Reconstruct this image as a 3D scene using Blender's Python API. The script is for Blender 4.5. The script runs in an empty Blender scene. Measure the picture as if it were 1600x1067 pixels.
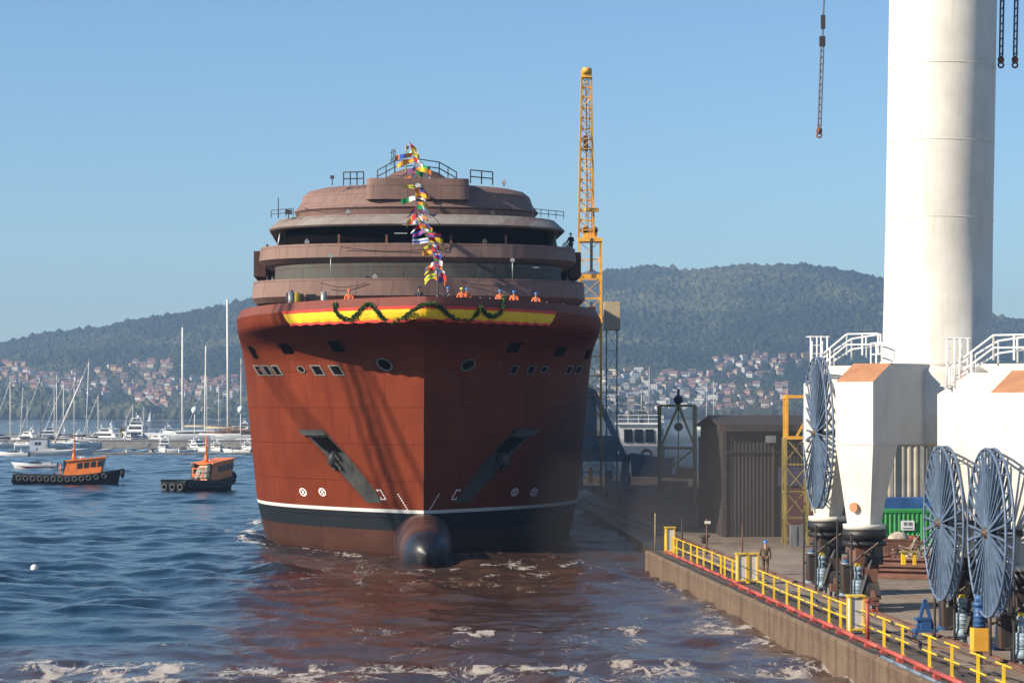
import bpy, math, random
import numpy as np
from mathutils import Vector, Matrix
R = math.radians
sc = bpy.context.scene
# ------------------------------------------------------------------ camera
H0 = 10.2; F = 3778.0; HY = 641.0
cam_d = bpy.data.cameras.new('camera'); cam = bpy.data.objects.new('camera', cam_d)
sc.collection.objects.link(cam); cam.location = (0, 0, H0); cam.rotation_euler = (R(90), 0, 0)
cam_d.lens = 85.0; cam_d.sensor_width = 36; cam_d.shift_y = 107.5 / 1600
cam_d.clip_start = 1; cam_d.clip_end = 40000
sc.camera = cam
sc.render.resolution_x = 1024; sc.render.resolution_y = 682
# ------------------------------------------------------------------ light
SUN_EL = 29.0; SUN_AZ = 66.0          # degrees to the left of straight behind the camera
to_sun = Vector((-math.sin(R(SUN_AZ)) * math.cos(R(SUN_EL)), -math.cos(R(SUN_AZ)) * math.cos(R(SUN_EL)), math.sin(R(SUN_EL))))
w = bpy.data.worlds.new('World'); sc.world = w; w.use_nodes = True
nt = w.node_tree; bg = nt.nodes['Background']
sky = nt.nodes.new('ShaderNodeTexSky'); sky.sky_type = 'NISHITA'; sky.sun_disc = False
sky.sun_elevation = R(SUN_EL); sky.sun_rotation = math.atan2(to_sun.x, to_sun.y) 
sky.air_density = 1.0; sky.dust_density = 0.3; sky.ozone_density = 2.6
tint = nt.nodes.new('ShaderNodeMix'); tint.data_type = 'RGBA'; tint.blend_type = 'MULTIPLY'; tint.inputs[0].default_value = 1.0
tint.inputs[7].default_value = (.83, 1.03, 1.19, 1); nt.links.new(sky.outputs[0], tint.inputs[6])
nt.links.new(tint.outputs[2], bg.inputs[0]); bg.inputs[1].default_value = 0.074
sd = bpy.data.lights.new('sun', 'SUN'); so = bpy.data.objects.new('sun', sd); sc.collection.objects.link(so)
sd.energy = 5.0; sd.angle = R(0.5); sd.color = (1.0, 0.87, 0.70)
so.rotation_euler = to_sun.to_track_quat('Z', 'Y').to_euler()
sc.view_settings.view_transform = 'Standard'; sc.view_settings.look = 'None'
sc.view_settings.exposure = 0.72; sc.view_settings.gamma = 1.0
try:
    sc.cycles.volume_bounces = 0; sc.cycles.max_bounces = 6; sc.cycles.transparent_max_bounces = 8
except Exception: pass
# ------------------------------------------------------------------ helpers
rnd = random.Random(7)
def P(x, y, Y):                       # photograph pixel -> world point at distance Y
    return Vector(((x - 800) * Y / F, Y, H0 - (y - HY) * Y / F))
def Ys(y, z):                         # distance at which height z shows on row y
    return (H0 - z) * F / (y - HY)
def tag(o, label=None, cat=None, group=None, kind=None):
    if label: o['label'] = label
    if cat: o['category'] = cat
    if group: o['group'] = group
    if kind: o['kind'] = kind
    return o
def empty(name, loc, label, cat, group=None, rz=0):
    o = bpy.data.objects.new(name, None); sc.collection.objects.link(o)
    o.empty_display_size = 0.3
    o.location = loc; o.rotation_euler = (0, 0, rz)
    return tag(o, label, cat, group)
class MB:
    def __init__(s, org=(0, 0, 0)):
        s.v = []; s.f = []; s.mi = []; s.m = 0; s.o = Vector(org); s.sm = []
        s.smooth = False
    def add(s, vs, fs):
        b = len(s.v); s.v += [tuple(Vector(p) - s.o) for p in vs]
        for f in fs:
            s.f.append(tuple(i + b for i in f)); s.mi.append(s.m); s.sm.append(s.smooth)
        return s
    def box(s, c, d, rz=0, top=1.0, mat=None):
        c = Vector(c); x, y, z = d[0] / 2, d[1] / 2, d[2] / 2
        vs = []
        for k, t in ((-1, 1.0), (1, top)):
            for a, b in ((-1, -1), (1, -1), (1, 1), (-1, 1)):
                vs.append(Vector((a * x * t, b * y * t, k * z)))
        M = mat if mat is not None else Matrix.Rotation(rz, 3, 'Z')
        return s.add([c + M @ v for v in vs], [(3, 2, 1, 0), (4, 5, 6, 7), (0, 1, 5, 4), (1, 2, 6, 5), (2, 3, 7, 6), (3, 0, 4, 7)])
    def bar(s, a, b, w, h=None):
        a = Vector(a); b = Vector(b); h = h or w; d = b - a
        if d.length < 1e-5: return s
        q = d.to_track_quat('Z', 'Y').to_matrix()
        return s.box((a + b) / 2, (w, h, d.length), mat=q)
    def tube(s, a, b, r, r2=None, n=8, cap=True):
        a = Vector(a); b = Vector(b); d = b - a; r2 = r if r2 is None else r2
        if d.length < 1e-6: return s
        q = d.to_track_quat('Z', 'Y').to_matrix(); vs = []
        for p, rr in ((a, r), (b, r2)):
            for i in range(n):
                t = 2 * math.pi * i / n
                vs.append(p + q @ Vector((math.cos(t) * rr, math.sin(t) * rr, 0)))
        fs = [(i, (i + 1) % n, n + (i + 1) % n, n + i) for i in range(n)]
        o = s.smooth; s.smooth = n > 6; s.add(vs, fs); s.smooth = o
        if cap:
            b0 = len(s.v) - 2 * n
            s.f += [tuple(b0 + i for i in reversed(range(n))), tuple(b0 + n + i for i in range(n))]
            s.mi += [s.m, s.m]; s.sm += [False, False]
        return s
    def path(s, pts, r, n=6):
        pts = [Vector(p) for p in pts]
        for a, b in zip(pts[:-1], pts[1:]): s.tube(a, b, r, n=n)
        return s
    def lathe(s, c, prof, n=24, M=None):
        c = Vector(c); M = M or Matrix.Identity(3); vs = []; fs = []
        for (r, z) in prof:
            for i in range(n):
                t = 2 * math.pi * i / n; vs.append(c + M @ Vector((r * math.cos(t), r * math.sin(t), z)))
        for k in range(len(prof) - 1):
            for i in range(n):
                j = (i + 1) % n; fs.append((k * n + i, k * n + j, (k + 1) * n + j, (k + 1) * n + i))
        fs.append(tuple(reversed(range(n)))); fs.append(tuple((len(prof) - 1) * n + i for i in range(n)))
        o = s.smooth; s.smooth = True; s.add(vs, fs); s.smooth = o
        s.sm[-1] = s.sm[-2] = False
        return s
    def torus(s, c, Rr, r, M=None, n=20, k=8):
        c = Vector(c); M = M or Matrix.Identity(3); vs = []; fs = []
        for i in range(n):
            t = 2 * math.pi * i / n
            for j in range(k):
                u = 2 * math.pi * j / k
                vs.append(c + M @ Vector(((Rr + r * math.cos(u)) * math.cos(t), (Rr + r * math.cos(u)) * math.sin(t), r * math.sin(u))))
        for i in range(n):
            for j in range(k):
                fs.append((i * k + j, ((i + 1) % n) * k + j, ((i + 1) % n) * k + (j + 1) % k, i * k + (j + 1) % k))
        o = s.smooth; s.smooth = True; s.add(vs, fs); s.smooth = o
        return s
    def ball(s, c, r, n=12, m=8, sx=1, sy=1, sz=1):
        prof = []; c = Vector(c); vs = []; fs = []
        for k in range(m + 1):
            ph = math.pi * k / m
            for i in range(n):
                t = 2 * math.pi * i / n
                vs.append(c + Vector((r * sx * math.sin(ph) * math.cos(t), r * sy * math.sin(ph) * math.sin(t), -r * sz * math.cos(ph))))
        for k in range(m):
            for i in range(n):
                j = (i + 1) % n; fs.append((k * n + i, k * n + j, (k + 1) * n + j, (k + 1) * n + i))
        o = s.smooth; s.smooth = True; s.add(vs, fs); s.smooth = o
        return s
    def grid(s, rows, closed=False, smooth=True):
        n = len(rows[0]); vs = [p for r in rows for p in r]; fs = []
        for k in range(len(rows) - 1):
            for i in range(n if closed else n - 1):
                j = (i + 1) % n; fs.append((k * n + i, k * n + j, (k + 1) * n + j, (k + 1) * n + i))
        o = s.smooth; s.smooth = smooth; s.add(vs, fs); s.smooth = o
        return s
    def poly(s, pts): return s.add(pts, [tuple(range(len(pts)))])
    def prism(s, pts, d):
        n = len(pts); d = Vector(d); pts = [Vector(p) for p in pts]
        return s.add(pts + [p + d for p in pts], [tuple(reversed(range(n))), tuple(range(n, 2 * n))] + [(i, (i + 1) % n, n + (i + 1) % n, n + i) for i in range(n)])
    def build(s, name, mat, parent=None, bevel=0):
        me = bpy.data.meshes.new(name); me.from_pydata(s.v, [], s.f)
        for m in (mat if isinstance(mat, (list, tuple)) else [mat]): me.materials.append(m)
        me.polygons.foreach_set('material_index', s.mi); me.polygons.foreach_set('use_smooth', s.sm)
        me.validate(); me.update()
        o = bpy.data.objects.new(name, me); sc.collection.objects.link(o)
        if parent: o.parent = parent
        if bevel:
            b = o.modifiers.new('bevel', 'BEVEL'); b.width = bevel; b.segments = 2; b.limit_method = 'ANGLE'
        return o
def children(o): return list(o.children)
LINK = 0
def copy_tree(o, parent=None, label=None):
    c = o.copy(); sc.collection.objects.link(c)
    if parent: c.parent = parent
    if label: c['label'] = label
    for ch in KIDS.get(o.name, []): copy_tree(ch, c)
    return c
KIDS = {}
def reg(root):                        # remember the children of a prototype
    def walk(o):
        ks = [x for x in bpy.data.objects if x.parent == o]
        KIDS[o.name] = ks
        for k in ks: walk(k)
    walk(root); return root
# ---- numpy value noise
def _h(ix, iy, seed):
    n = (ix.astype(np.int64) * 374761393 + iy.astype(np.int64) * 668265263 + seed * 974634777) & 0x7fffffff
    n = ((n ^ (n >> 13)) * 1274126177) & 0x7fffffff
    return ((n ^ (n >> 16)) & 0xffff) / 65535.0
def vn(x, y, seed=0):
    x = np.asarray(x, float); y = np.asarray(y, float)
    ix = np.floor(x); iy = np.floor(y); fx = x - ix; fy = y - iy
    fx = fx * fx * (3 - 2 * fx); fy = fy * fy * (3 - 2 * fy); ix = ix.astype(np.int64); iy = iy.astype(np.int64)
    a = _h(ix, iy, seed); b = _h(ix + 1, iy, seed); c = _h(ix, iy + 1, seed); d = _h(ix + 1, iy + 1, seed)
    return (a + (b - a) * fx) * (1 - fy) + (c + (d - c) * fx) * fy
def fbm(x, y, o=4, seed=0):
    r = 0; a = .5
    for k in range(o): r = r + a * vn(x * 2 ** k, y * 2 ** k, seed + k * 17); a *= .5
    return r
def sst(a, b, x):
    t = np.clip((x - a) / (b - a), 0, 1); return t * t * (3 - 2 * t)
def fastmesh(name, V, Fq, mat, smooth=True, attrs=None):
    me = bpy.data.meshes.new(name); V = np.asarray(V, dtype=np.float32); Fq = np.asarray(Fq, dtype=np.int32)
    k = Fq.shape[1]; me.vertices.add(len(V)); me.vertices.foreach_set('co', V.ravel())
    me.loops.add(Fq.size); me.loops.foreach_set('vertex_index', Fq.ravel())
    me.polygons.add(len(Fq)); me.polygons.foreach_set('loop_start', np.arange(0, Fq.size, k, dtype=np.int32))
    me.polygons.foreach_set('loop_total', np.full(len(Fq), k, dtype=np.int32))
    me.polygons.foreach_set('use_smooth', np.full(len(Fq), smooth))
    me.update(calc_edges=True)
    for an, av in (attrs or {}).items():
        at = me.attributes.new(an, 'FLOAT', 'POINT'); at.data.foreach_set('value', np.asarray(av, dtype=np.float32).ravel())
    me.materials.append(mat)
    o = bpy.data.objects.new(name, me); sc.collection.objects.link(o); return o
# ------------------------------------------------------------------ materials
def nodemat(name):
    m = bpy.data.materials.new(name); m.use_nodes = True; t = m.node_tree
    return m, t, t.nodes['Principled BSDF'], t.links.new
def N(t, kind, **kw):
    n = t.nodes.new('ShaderNode' + kind)
    for k, v in kw.items():
        if k.startswith('i_'): n.inputs[k[2:].replace('_', ' ')].default_value = v
        else: setattr(n, k, v)
    return n
def ramp(t, stops, fac=None):
    n = t.nodes.new('ShaderNodeValToRGB'); e = n.color_ramp.elements
    e[0].position, e[0].color = stops[0][0], (*stops[0][1], 1) if len(stops[0][1]) == 3 else stops[0][1]
    e[1].position, e[1].color = stops[1][0], (*stops[1][1], 1)
    for p, c in stops[2:]:
        q = e.new(p); q.color = (*c, 1)
    if fac is not None: t.links.new(fac, n.inputs[0])
    return n
def mixc(t, a, b, fac, mode='MIX'):
    n = t.nodes.new('ShaderNodeMix'); n.data_type = 'RGBA'; n.blend_type = mode
    for s, v in ((6, a), (7, b), (0, fac)):
        if hasattr(v, 'is_output') or isinstance(v, bpy.types.NodeSocket): t.links.new(v, n.inputs[s])
        elif s == 0: n.inputs[0].default_value = v
        else: n.inputs[s].default_value = (*v, 1)
    return n.outputs[2]
def pbr(name, col, rough=.6, metal=0.0, var=.12, scale=.8, bump=0.0, stain=None, stain_amt=.35, seam=None, spec=.5):
    """paint / steel / concrete with blotches, vertical streaks of stain and optional plate seams"""
    m, t, b, L = nodemat(name)
    tc = N(t, 'TexCoord'); n1 = N(t, 'TexNoise', i_Scale=scale, i_Detail=6.0, i_Roughness=.6); L(tc.outputs['Object'], n1.inputs['Vector'])
    lo = tuple(c * (1 - var * 1.6) for c in col); hi = tuple(min(1, c * (1 + var * 1.3)) for c in col)
    out = ramp(t, [(.3, lo), (.7, hi)], n1.outputs[0]).outputs[0]
    if stain:
        mp = N(t, 'Mapping'); mp.inputs['Scale'].default_value = (2.2, 2.2, .25); L(tc.outputs['Object'], mp.inputs[0])
        n2 = N(t, 'TexNoise', i_Scale=1.1, i_Detail=5.0, i_Roughness=.65); L(mp.outputs[0], n2.inputs['Vector'])
        r2 = ramp(t, [(.52, (0, 0, 0)), (.72, (stain_amt,) * 3)], n2.outputs[0])
        out = mixc(t, out, stain, r2.outputs[0])
    if seam:                          # seam = (u metres, v metres, strength, colour)
        uv = N(t, 'UVMap'); uv.uv_map = 'UVMap'
        br = N(t, 'TexBrick', i_Scale=1.0, i_Mortar_Size=seam[4] if len(seam) > 4 else .012, i_Brick_Width=seam[0], i_Row_Height=seam[1]); L(uv.outputs[0], br.inputs['Vector'])
        br.inputs['Color1'].default_value = (1, 1, 1, 1); br.inputs['Color2'].default_value = (.86, .88, .88, 1); br.inputs['Mortar'].default_value = (*seam[3], 1)
        out = mixc(t, out, br.outputs[0], seam[2], 'MULTIPLY')
    L(out, b.inputs['Base Color'])
    rr = ramp(t, [(.2, (max(.05, rough - .12),) * 3), (.8, (min(1, rough + .15),) * 3)], n1.outputs[0]); L(rr.outputs[0], b.inputs['Roughness'])
    b.inputs['Metallic'].default_value = metal; b.inputs['Specular IOR Level'].default_value = spec
    if bump:
        n3 = N(t, 'TexNoise', i_Scale=scale * 9, i_Detail=4.0); L(tc.outputs['Object'], n3.inputs['Vector'])
        bp = N(t, 'Bump', i_Strength=bump, i_Distance=.05); L(n3.outputs[0], bp.inputs['Height']); L(bp.outputs[0], b.inputs['Normal'])
    return m
M = dict(
    white=pbr('white_paint', (.64, .61, .54), .55, var=.06, stain=(.36, .23, .12), stain_amt=.25),
    white_clean=pbr('boat_white', (.78, .78, .76), .35, var=.04),
    orange_top=pbr('faded_orange_paint', (.42, .20, .10), .6, var=.15),
    orange=pbr('orange_paint', (.85, .21, .035), .45, var=.12, stain=(.25, .07, .03), stain_amt=.5),
    red=pbr('red_paint', (.40, .075, .055), .5, var=.15),
    redrust=pbr('oxide_red', (.17, .075, .05), .8, var=.35, stain=(.10, .04, .03)),
    yellow=pbr('yellow_paint', (.80, .52, .02), .45, var=.12, stain=(.25, .10, .03), stain_amt=.5),
    crane_y=pbr('crane_yellow', (.80, .40, .04), .5, var=.15),
    olive=pbr('weathered_yellow_steel', (.33, .25, .07), .65, var=.25, stain=(.12, .06, .03)),
    black=pbr('black_paint', (.018, .018, .02), .5, var=.3),
    rubber=pbr('rubber', (.022, .022, .022), .8, var=.4, scale=3),
    tyre_grey=pbr('worn_tyre', (.07, .07, .07), .85, var=.4, scale=4),
    dark=pbr('dark_steel', (.045, .042, .04), .6, metal=.2, var=.4, stain=(.16, .07, .03), stain_amt=.7),
    grey=pbr('grey_steel', (.22, .23, .24), .5, metal=.2, var=.2, stain=(.15, .08, .05)),
    pipegrey=pbr('galvanised', (.38, .38, .37), .45, metal=.5, var=.15),
    blueg=pbr('blue_grey_steel', (.15, .20, .27), .6, var=.2),
    reel=pbr('reel_blue', (.10, .15, .23), .5, var=.2, scale=2, stain=(.16, .13, .11), stain_amt=.3),
    motor=pbr('motor_grey_blue', (.26, .34, .40), .45, var=.15, stain=(.2, .15, .1)),
    blue=pbr('blue_paint', (.03, .10, .26), .5, var=.15),
    green=pbr('container_green', (.03, .27, .06), .55, var=.15, stain=(.1, .14, .05)),
    glass=pbr('dark_glass', (.02, .025, .03), .12, var=.1),
    window=pbr('window_glass', (.05, .07, .09), .15, var=.1),
    wood=pbr('teak', (.26, .12, .05), .6, var=.25, scale=2),
    sail=pbr('sail_cover_tan', (.50, .38, .22), .8, var=.12),
    navy=pbr('navy_cover', (.02, .03, .06), .8, var=.2),
    mast=pbr('mast_white', (.66, .64, .60), .4, var=.06),
    skin=pbr('skin', (.45, .26, .18), .6, var=.05, scale=5),
    workwear=pbr('olive_workwear', (.10, .065, .035), .9, var=.3, scale=5),
    helmet_b=pbr('blue_helmet', (.03, .22, .62), .35, var=.05),
    helmet_y=pbr('yellow_helmet', (.75, .62, .02), .35, var=.05),
    hivis=pbr('orange_workwear', (.85, .17, .05), .8, var=.15, scale=5),
    darkcloth=pbr('dark_cloth', (.03, .03, .045), .9, var=.3, scale=5),
    shirt=pbr('pale_cloth', (.45, .42, .42), .9, var=.2, scale=5),
    rope=pbr('steel_wire', (.10, .11, .13), .6, metal=.3, var=.2),
    foliage_d=pbr('garland_leaves', (.045, .10, .02), .8, var=.5, scale=6),
    leaf=pbr('leafy_green', (.09, .13, .03), .8, var=.4, scale=1),
    scrap=pbr('scrap_pale', (.40, .33, .26), .8, var=.4, scale=3),
    concrete_d=pbr('breakwater_concrete', (.26, .25, .23), .85, var=.2, stain=(.10, .09, .07)),
    planks=pbr('pontoon_deck', (.33, .31, .28), .85, var=.2),
    buoy=pbr('white_buoy', (.8, .8, .78), .5, var=.05),
)
# ================================================================== SETTING
# ---- water
EDGE = lambda Y: 20.1 - .0698 * Y - 1.15      # water side edge of the quay
def make_water():
    rows = [-400, -150, 0, 45] + []
    y = 70.0
    while y < 1000: rows.append(y); y += max(.27, y * .0026)
    while y < 16000: rows.append(y); y *= 1.06
    rows = np.array(rows)
    c = np.linspace(-.27, .27, 520); cl = -np.array([.3, .36, .45, .6, .9, 1.5, 3, 6])[::-1]
    cols = np.concatenate([cl, c, -cl[::-1]])
    YY, SS = np.meshgrid(rows, cols, indexing='ij'); XX = SS * np.maximum(YY, 70)
    r = np.random.RandomState(3); Z = np.zeros_like(XX)
    fade = (1 - sst(500, 1000, YY)) * (1 - sst(.26, .3, np.abs(SS))) * sst(40, 75, YY)
    amp_all = 1.0
    wx = XX + 6 * (fbm(XX / 14, YY / 14, 3, 5) - .5); wy = YY + 6 * (fbm(XX / 17, YY / 17, 3, 9) - .5)
    for k in range(34):
        lam = 1.3 * (1.13 ** k) if k < 22 else 1.6 + 1.5 * r.rand() * 4
        lam = min(lam, 17)
        th = r.normal(1.35, .55); a = .0135 * lam ** .92 * (.6 + .8 * r.rand()) * (.62 if lam > 9 else 1)
        ph = r.rand() * 6.28; kx = math.cos(th) * 2 * math.pi / lam; ky = math.sin(th) * 2 * math.pi / lam
        if lam < 3: a = a * (1 - sst(150, 330, YY))
        p = kx * wx + ky * wy + ph
        Z += a * (1 - 2 * np.abs(np.sin(p / 2)) ** 1.3) * .55
    gust = .45 + 1.1 * fbm(XX / 30, YY / 22, 3, 40)
    Z = Z * gust
    # the choppy launch wave in the foreground and at the bow
    tb = np.exp(-(((XX + 4) / 13) ** 2 + ((YY - 152) / 22) ** 2)); fg = 1 - sst(88, 108, YY + 6 * (fbm(XX / 9, YY * 0 + 3, 2, 77) - .5))
    rough = fbm(XX / 2.3, YY / 2.3, 4, 21) - .47
    Z += rough * (.25 * tb + .40 * fg + .10 * (1 - sst(90, 260, YY)))
    msk = (YY > 80) & (YY < 400) & (np.abs(SS) < .26); Z = Z - Z[msk].mean() + .10 * fade
    Z *= fade
    far = YY > 2600; Z[far] -= 0
    # foam and silt, properties of the churned water itself
    n1 = fbm(XX / 5, YY / 9, 5, 51); n2 = fbm(XX / 1.1, YY / 2.0, 5, 61); n3 = fbm(XX / 16, YY / 5, 4, 71)
    bx = 20.1 - .0698 * YY - 26.5
    mud = sst(-9, 5, XX - (-10.5 + .012 * (YY - 150) ** 1 + 9 * (n1 - .5) - 6 * sst(150, 100, YY) * 0)) * sst(300, 215, YY)
    mud = np.maximum(mud, (1 - sst(93, 106, YY + 12 * (n3 - .5))) * .9)
    foam = np.zeros_like(XX)
    foam += np.exp(-((YY - 91 - 9 * (n3 - .5)) / 5.5) ** 2) * sst(.36, .56, n2) * (.45 + .55 * sst(.42, .56, n3))
    foam += np.exp(-((YY - 110 - 10 * (n3 - .5)) / 8) ** 2) * sst(.55, .64, n2) * sst(-12, 0, XX) * .75
    foam += tb * sst(.50, .66, n2) * .45
    foam += np.exp(-((YY - 156 + .1 * XX) / 4.5) ** 2) * np.exp(-((XX - 3) / 9) ** 2) * sst(.45, .6, n2) * .7
    # bow wash hugging the hull side
    dl = np.abs(XX - (-5.83 - .0698 * (YY - 160)) + 12.7 * np.clip(1 - (1 - np.clip((YY - 167) / 26, 0, 1)) ** 2.2, 0, 1) + .5)
    foam += np.exp(-(dl / .9) ** 2) * sst(160, 168, YY) * (1 - sst(230, 260, YY)) * sst(.40, .56, n2) * .6
    foam += np.exp(-(dl / 4.5) ** 2) * sst(160, 168, YY) * (1 - sst(200, 230, YY)) * sst(.48, .62, n2) * .35
    dq = np.abs(XX - (20.1 - .0698 * YY - 1.5)); foam += np.exp(-(dq / 1.1) ** 2) * (YY < 152) * sst(.42, .6, n2) * .45
    # tug wakes
    for (x0, y0, x1, y1, wd) in ((-66, 262, -20, 248, 2.2), (-44, 300, -25, 306, 2), (-70, 330, -46, 345, 2), (-55, 300, -75, 290, 1.8)):
        tt = np.clip(((XX - x0) * (x1 - x0) + (YY - y0) * (y1 - y0)) / ((x1 - x0) ** 2 + (y1 - y0) ** 2), 0, 1)
        d = np.hypot(XX - x0 - tt * (x1 - x0), (YY - y0 - tt * (y1 - y0)) * .35)
        foam += np.exp(-(d / wd) ** 2) * sst(.42, .62, fbm(XX / 2.2, YY / 6, 4, 88)) * .28
    # whitecaps
    foam += sst(.28, .42, Z) * .35 * (1 - sst(120, 170, YY)) * sst(.45, .6, n2)
    foam = np.clip(foam, 0, 1) * (.55 + .45 * sst(.35, .6, fbm(XX / .45, YY / .9, 3, 123)))
    V = np.stack([XX, YY, Z], -1).reshape(-1, 3); nr, nc = XX.shape
    idx = np.arange(nr * nc).reshape(nr, nc)
    Fq = np.stack([idx[:-1, :-1], idx[:-1, 1:], idx[1:, 1:], idx[1:, :-1]], -1).reshape(-1, 4)
    m, t, b, L = nodemat('sea_water')
    a1 = N(t, 'Attribute'); a1.attribute_name = 'mud'; a2 = N(t, 'Attribute'); a2.attribute_name = 'foam'
    ge = N(t, 'NewGeometry')
    base = mixc(t, (.002, .020, .034), (.055, .030, .020), a1.outputs['Fac'])
    mpf = N(t, 'Mapping'); mpf.inputs['Scale'].default_value = (1, .45, 1); L(ge.outputs['Position'], mpf.inputs[0])
    nz = N(t, 'TexNoise', i_Scale=2.6, i_Detail=9.0, i_Roughness=.78, i_Distortion=.4); L(mpf.outputs[0], nz.inputs['Vector'])
    nl = N(t, 'TexNoise', i_Scale=.9, i_Detail=7.0, i_Roughness=.62, i_Distortion=1.2); L(mpf.outputs[0], nl.inputs['Vector'])
    s1 = N(t, 'Math', operation='SUBTRACT'); s1.inputs[1].default_value = .5; L(nl.outputs[0], s1.inputs[0])
    s2 = N(t, 'Math', operation='ABSOLUTE'); L(s1.outputs[0], s2.inputs[0])
    lace = N(t, 'MapRange'); lace.inputs['From Min'].default_value = 0.045; lace.inputs['From Max'].default_value = 0; L(s2.outputs[0], lace.inputs[0])
    w1 = N(t, 'Math', operation='MULTIPLY'); w1.inputs[1].default_value = .52; L(lace.outputs[0], w1.inputs[0])
    w2 = N(t, 'Math', operation='ADD'); L(w1.outputs[0], w2.inputs[0]); L(a2.outputs['Fac'], w2.inputs[1])
    w3 = N(t, 'Math', operation='ADD'); L(w2.outputs[0], w3.inputs[0]); L(nz.outputs[0], w3.inputs[1])
    mt0 = N(t, 'MapRange'); mt0.inputs['From Min'].default_value = 1.02; mt0.inputs['From Max'].default_value = 1.42; L(w3.outputs[0], mt0.inputs[0])
    gate = N(t, 'MapRange'); gate.inputs['From Min'].default_value = .02; gate.inputs['From Max'].default_value = .15; L(a2.outputs['Fac'], gate.inputs[0])
    mt = N(t, 'Math', operation='MULTIPLY', use_clamp=True); L(mt0.outputs[0], mt.inputs[0]); L(gate.outputs[0], mt.inputs[1])
    fcol = mixc(t, (.58, .58, .57), (.40, .35, .30), a1.outputs['Fac'])
    L(mixc(t, base, fcol, mt.outputs[0]), b.inputs['Base Color'])
    rg = N(t, 'MapRange'); rg.inputs['To Min'].default_value = .09; rg.inputs['To Max'].default_value = .75; L(mt.outputs[0], rg.inputs[0]); L(rg.outputs[0], b.inputs['Roughness'])
    b.inputs['IOR'].default_value = 1.33; b.inputs['Specular IOR Level'].default_value = .5
    mp = N(t, 'Mapping'); mp.inputs['Scale'].default_value = (1.0, .62, 1); L(ge.outputs['Position'], mp.inputs[0])
    na = N(t, 'TexNoise', i_Scale=.9, i_Detail=8.0, i_Roughness=.62); L(mp.outputs[0], na.inputs['Vector'])
    nb = N(t, 'TexNoise', i_Scale=.16, i_Detail=4.0, i_Roughness=.6); L(mp.outputs[0], nb.inputs['Vector'])
    b1 = N(t, 'Bump', i_Strength=1.0, i_Distance=.13); b2 = N(t, 'Bump', i_Strength=1.0, i_Distance=.28)
    L(na.outputs[0], b1.inputs['Height']); L(nb.outputs[0], b2.inputs['Height']); L(b2.outputs[0], b1.inputs['Normal']); L(b1.outputs[0], b.inputs['Normal'])
    o = fastmesh('water', V, Fq, m, True, dict(mud=mud, foam=foam)); tag(o, kind='structure')
make_water()
# ---- hills beyond the ria
SIL = np.array([(-900, 600), (-500, 572), (-100, 548), (0, 541), (60, 528), (150, 520), (200, 508), (300, 492), (370, 478), (450, 462), (600, 440), (800, 436), (900, 434), (960, 428), (1020, 421),
                (1080, 427), (1160, 420), (1200, 423), (1260, 420), (1320, 428), (1380, 443), (1450, 470), (1545, 498), (1600, 506), (1700, 520), (2000, 545), (2600, 600)], float)
SHY = 2760.0
def terrain(X, Y):
    X = np.asarray(X, float); Y = np.asarray(Y, float)
    px = 800 + X / Y * F
    Hr = np.interp(px, SIL[:, 0], SIL[:, 1]); Hr = (HY - Hr) * 4100 / F + H0
    sh = SHY + 120 * (fbm(X / 260, X * 0 + 1.5, 3, 3) - .5)
    t = (Y - sh) / (4100 - sh)
    tt = np.clip(t, 0, 1.0)
    base = Hr * (.34 * tt + .66 * tt ** 1.7 * (1.7 - .7 * tt)) * np.where(t > 1, np.clip(1 - (t - 1) * .9, .05, 1), 1)
    nn = (fbm(X / 420, Y / 420, 4, 11) - .47) * 90 * sst(0, .25, tt) * (1 - sst(.78, 1.0, tt) * .92) + (fbm(X / 90, Y / 90, 3, 12) - .47) * 12 * sst(0, .1, tt)
    return np.where(t < 0, -6.0, base + nn * .7 + 1.5 * sst(0, .01, tt) - 1)
def make_hills():
    xs = np.linspace(-3200, 3200, 420); ys = np.concatenate([np.linspace(2640, 4200, 200), np.linspace(4230, 5600, 25)])
    YY, XX = np.meshgrid(ys, xs, indexing='ij'); Z = terrain(XX, YY)
    Z = np.where(YY > 5500, -20, Z)
    V = np.stack([XX, YY, Z], -1).reshape(-1, 3); nr, nc = XX.shape; idx = np.arange(nr * nc).reshape(nr, nc)
    Fq = np.stack([idx[:-1, :-1], idx[:-1, 1:], idx[1:, 1:], idx[1:, :-1]], -1).reshape(-1, 4)
    m, t, b, L = nodemat('hillside_soil_and_scrub')
    ge = N(t, 'NewGeometry'); n1 = N(t, 'TexNoise', i_Scale=.012, i_Detail=8.0, i_Roughness=.7); L(ge.outputs['Position'], n1.inputs['Vector'])
    r = ramp(t, [(.35, (.022, .036, .016)), (.6, (.055, .072, .028)), (.72, (.12, .11, .06))], n1.outputs[0]); L(r.outputs[0], b.inputs['Base Color']); b.inputs['Roughness'].default_value = .95
    o = fastmesh('hills', V, Fq, m); tag(o, kind='structure')
make_hills()
# ray from camera through a photo pixel onto the terrain
def on_terrain(px, py, lift=0):
    Yv = np.arange(SHY - 60, 4300, 4.0); X = (px - 800) / F * Yv; Z = H0 - (py - HY) / F * Yv
    d = terrain(X, Yv) + lift - Z; k = np.argmax(d > 0)
    if d[k] <= 0: return None
    return float(X[k]), float(Yv[k])
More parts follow.
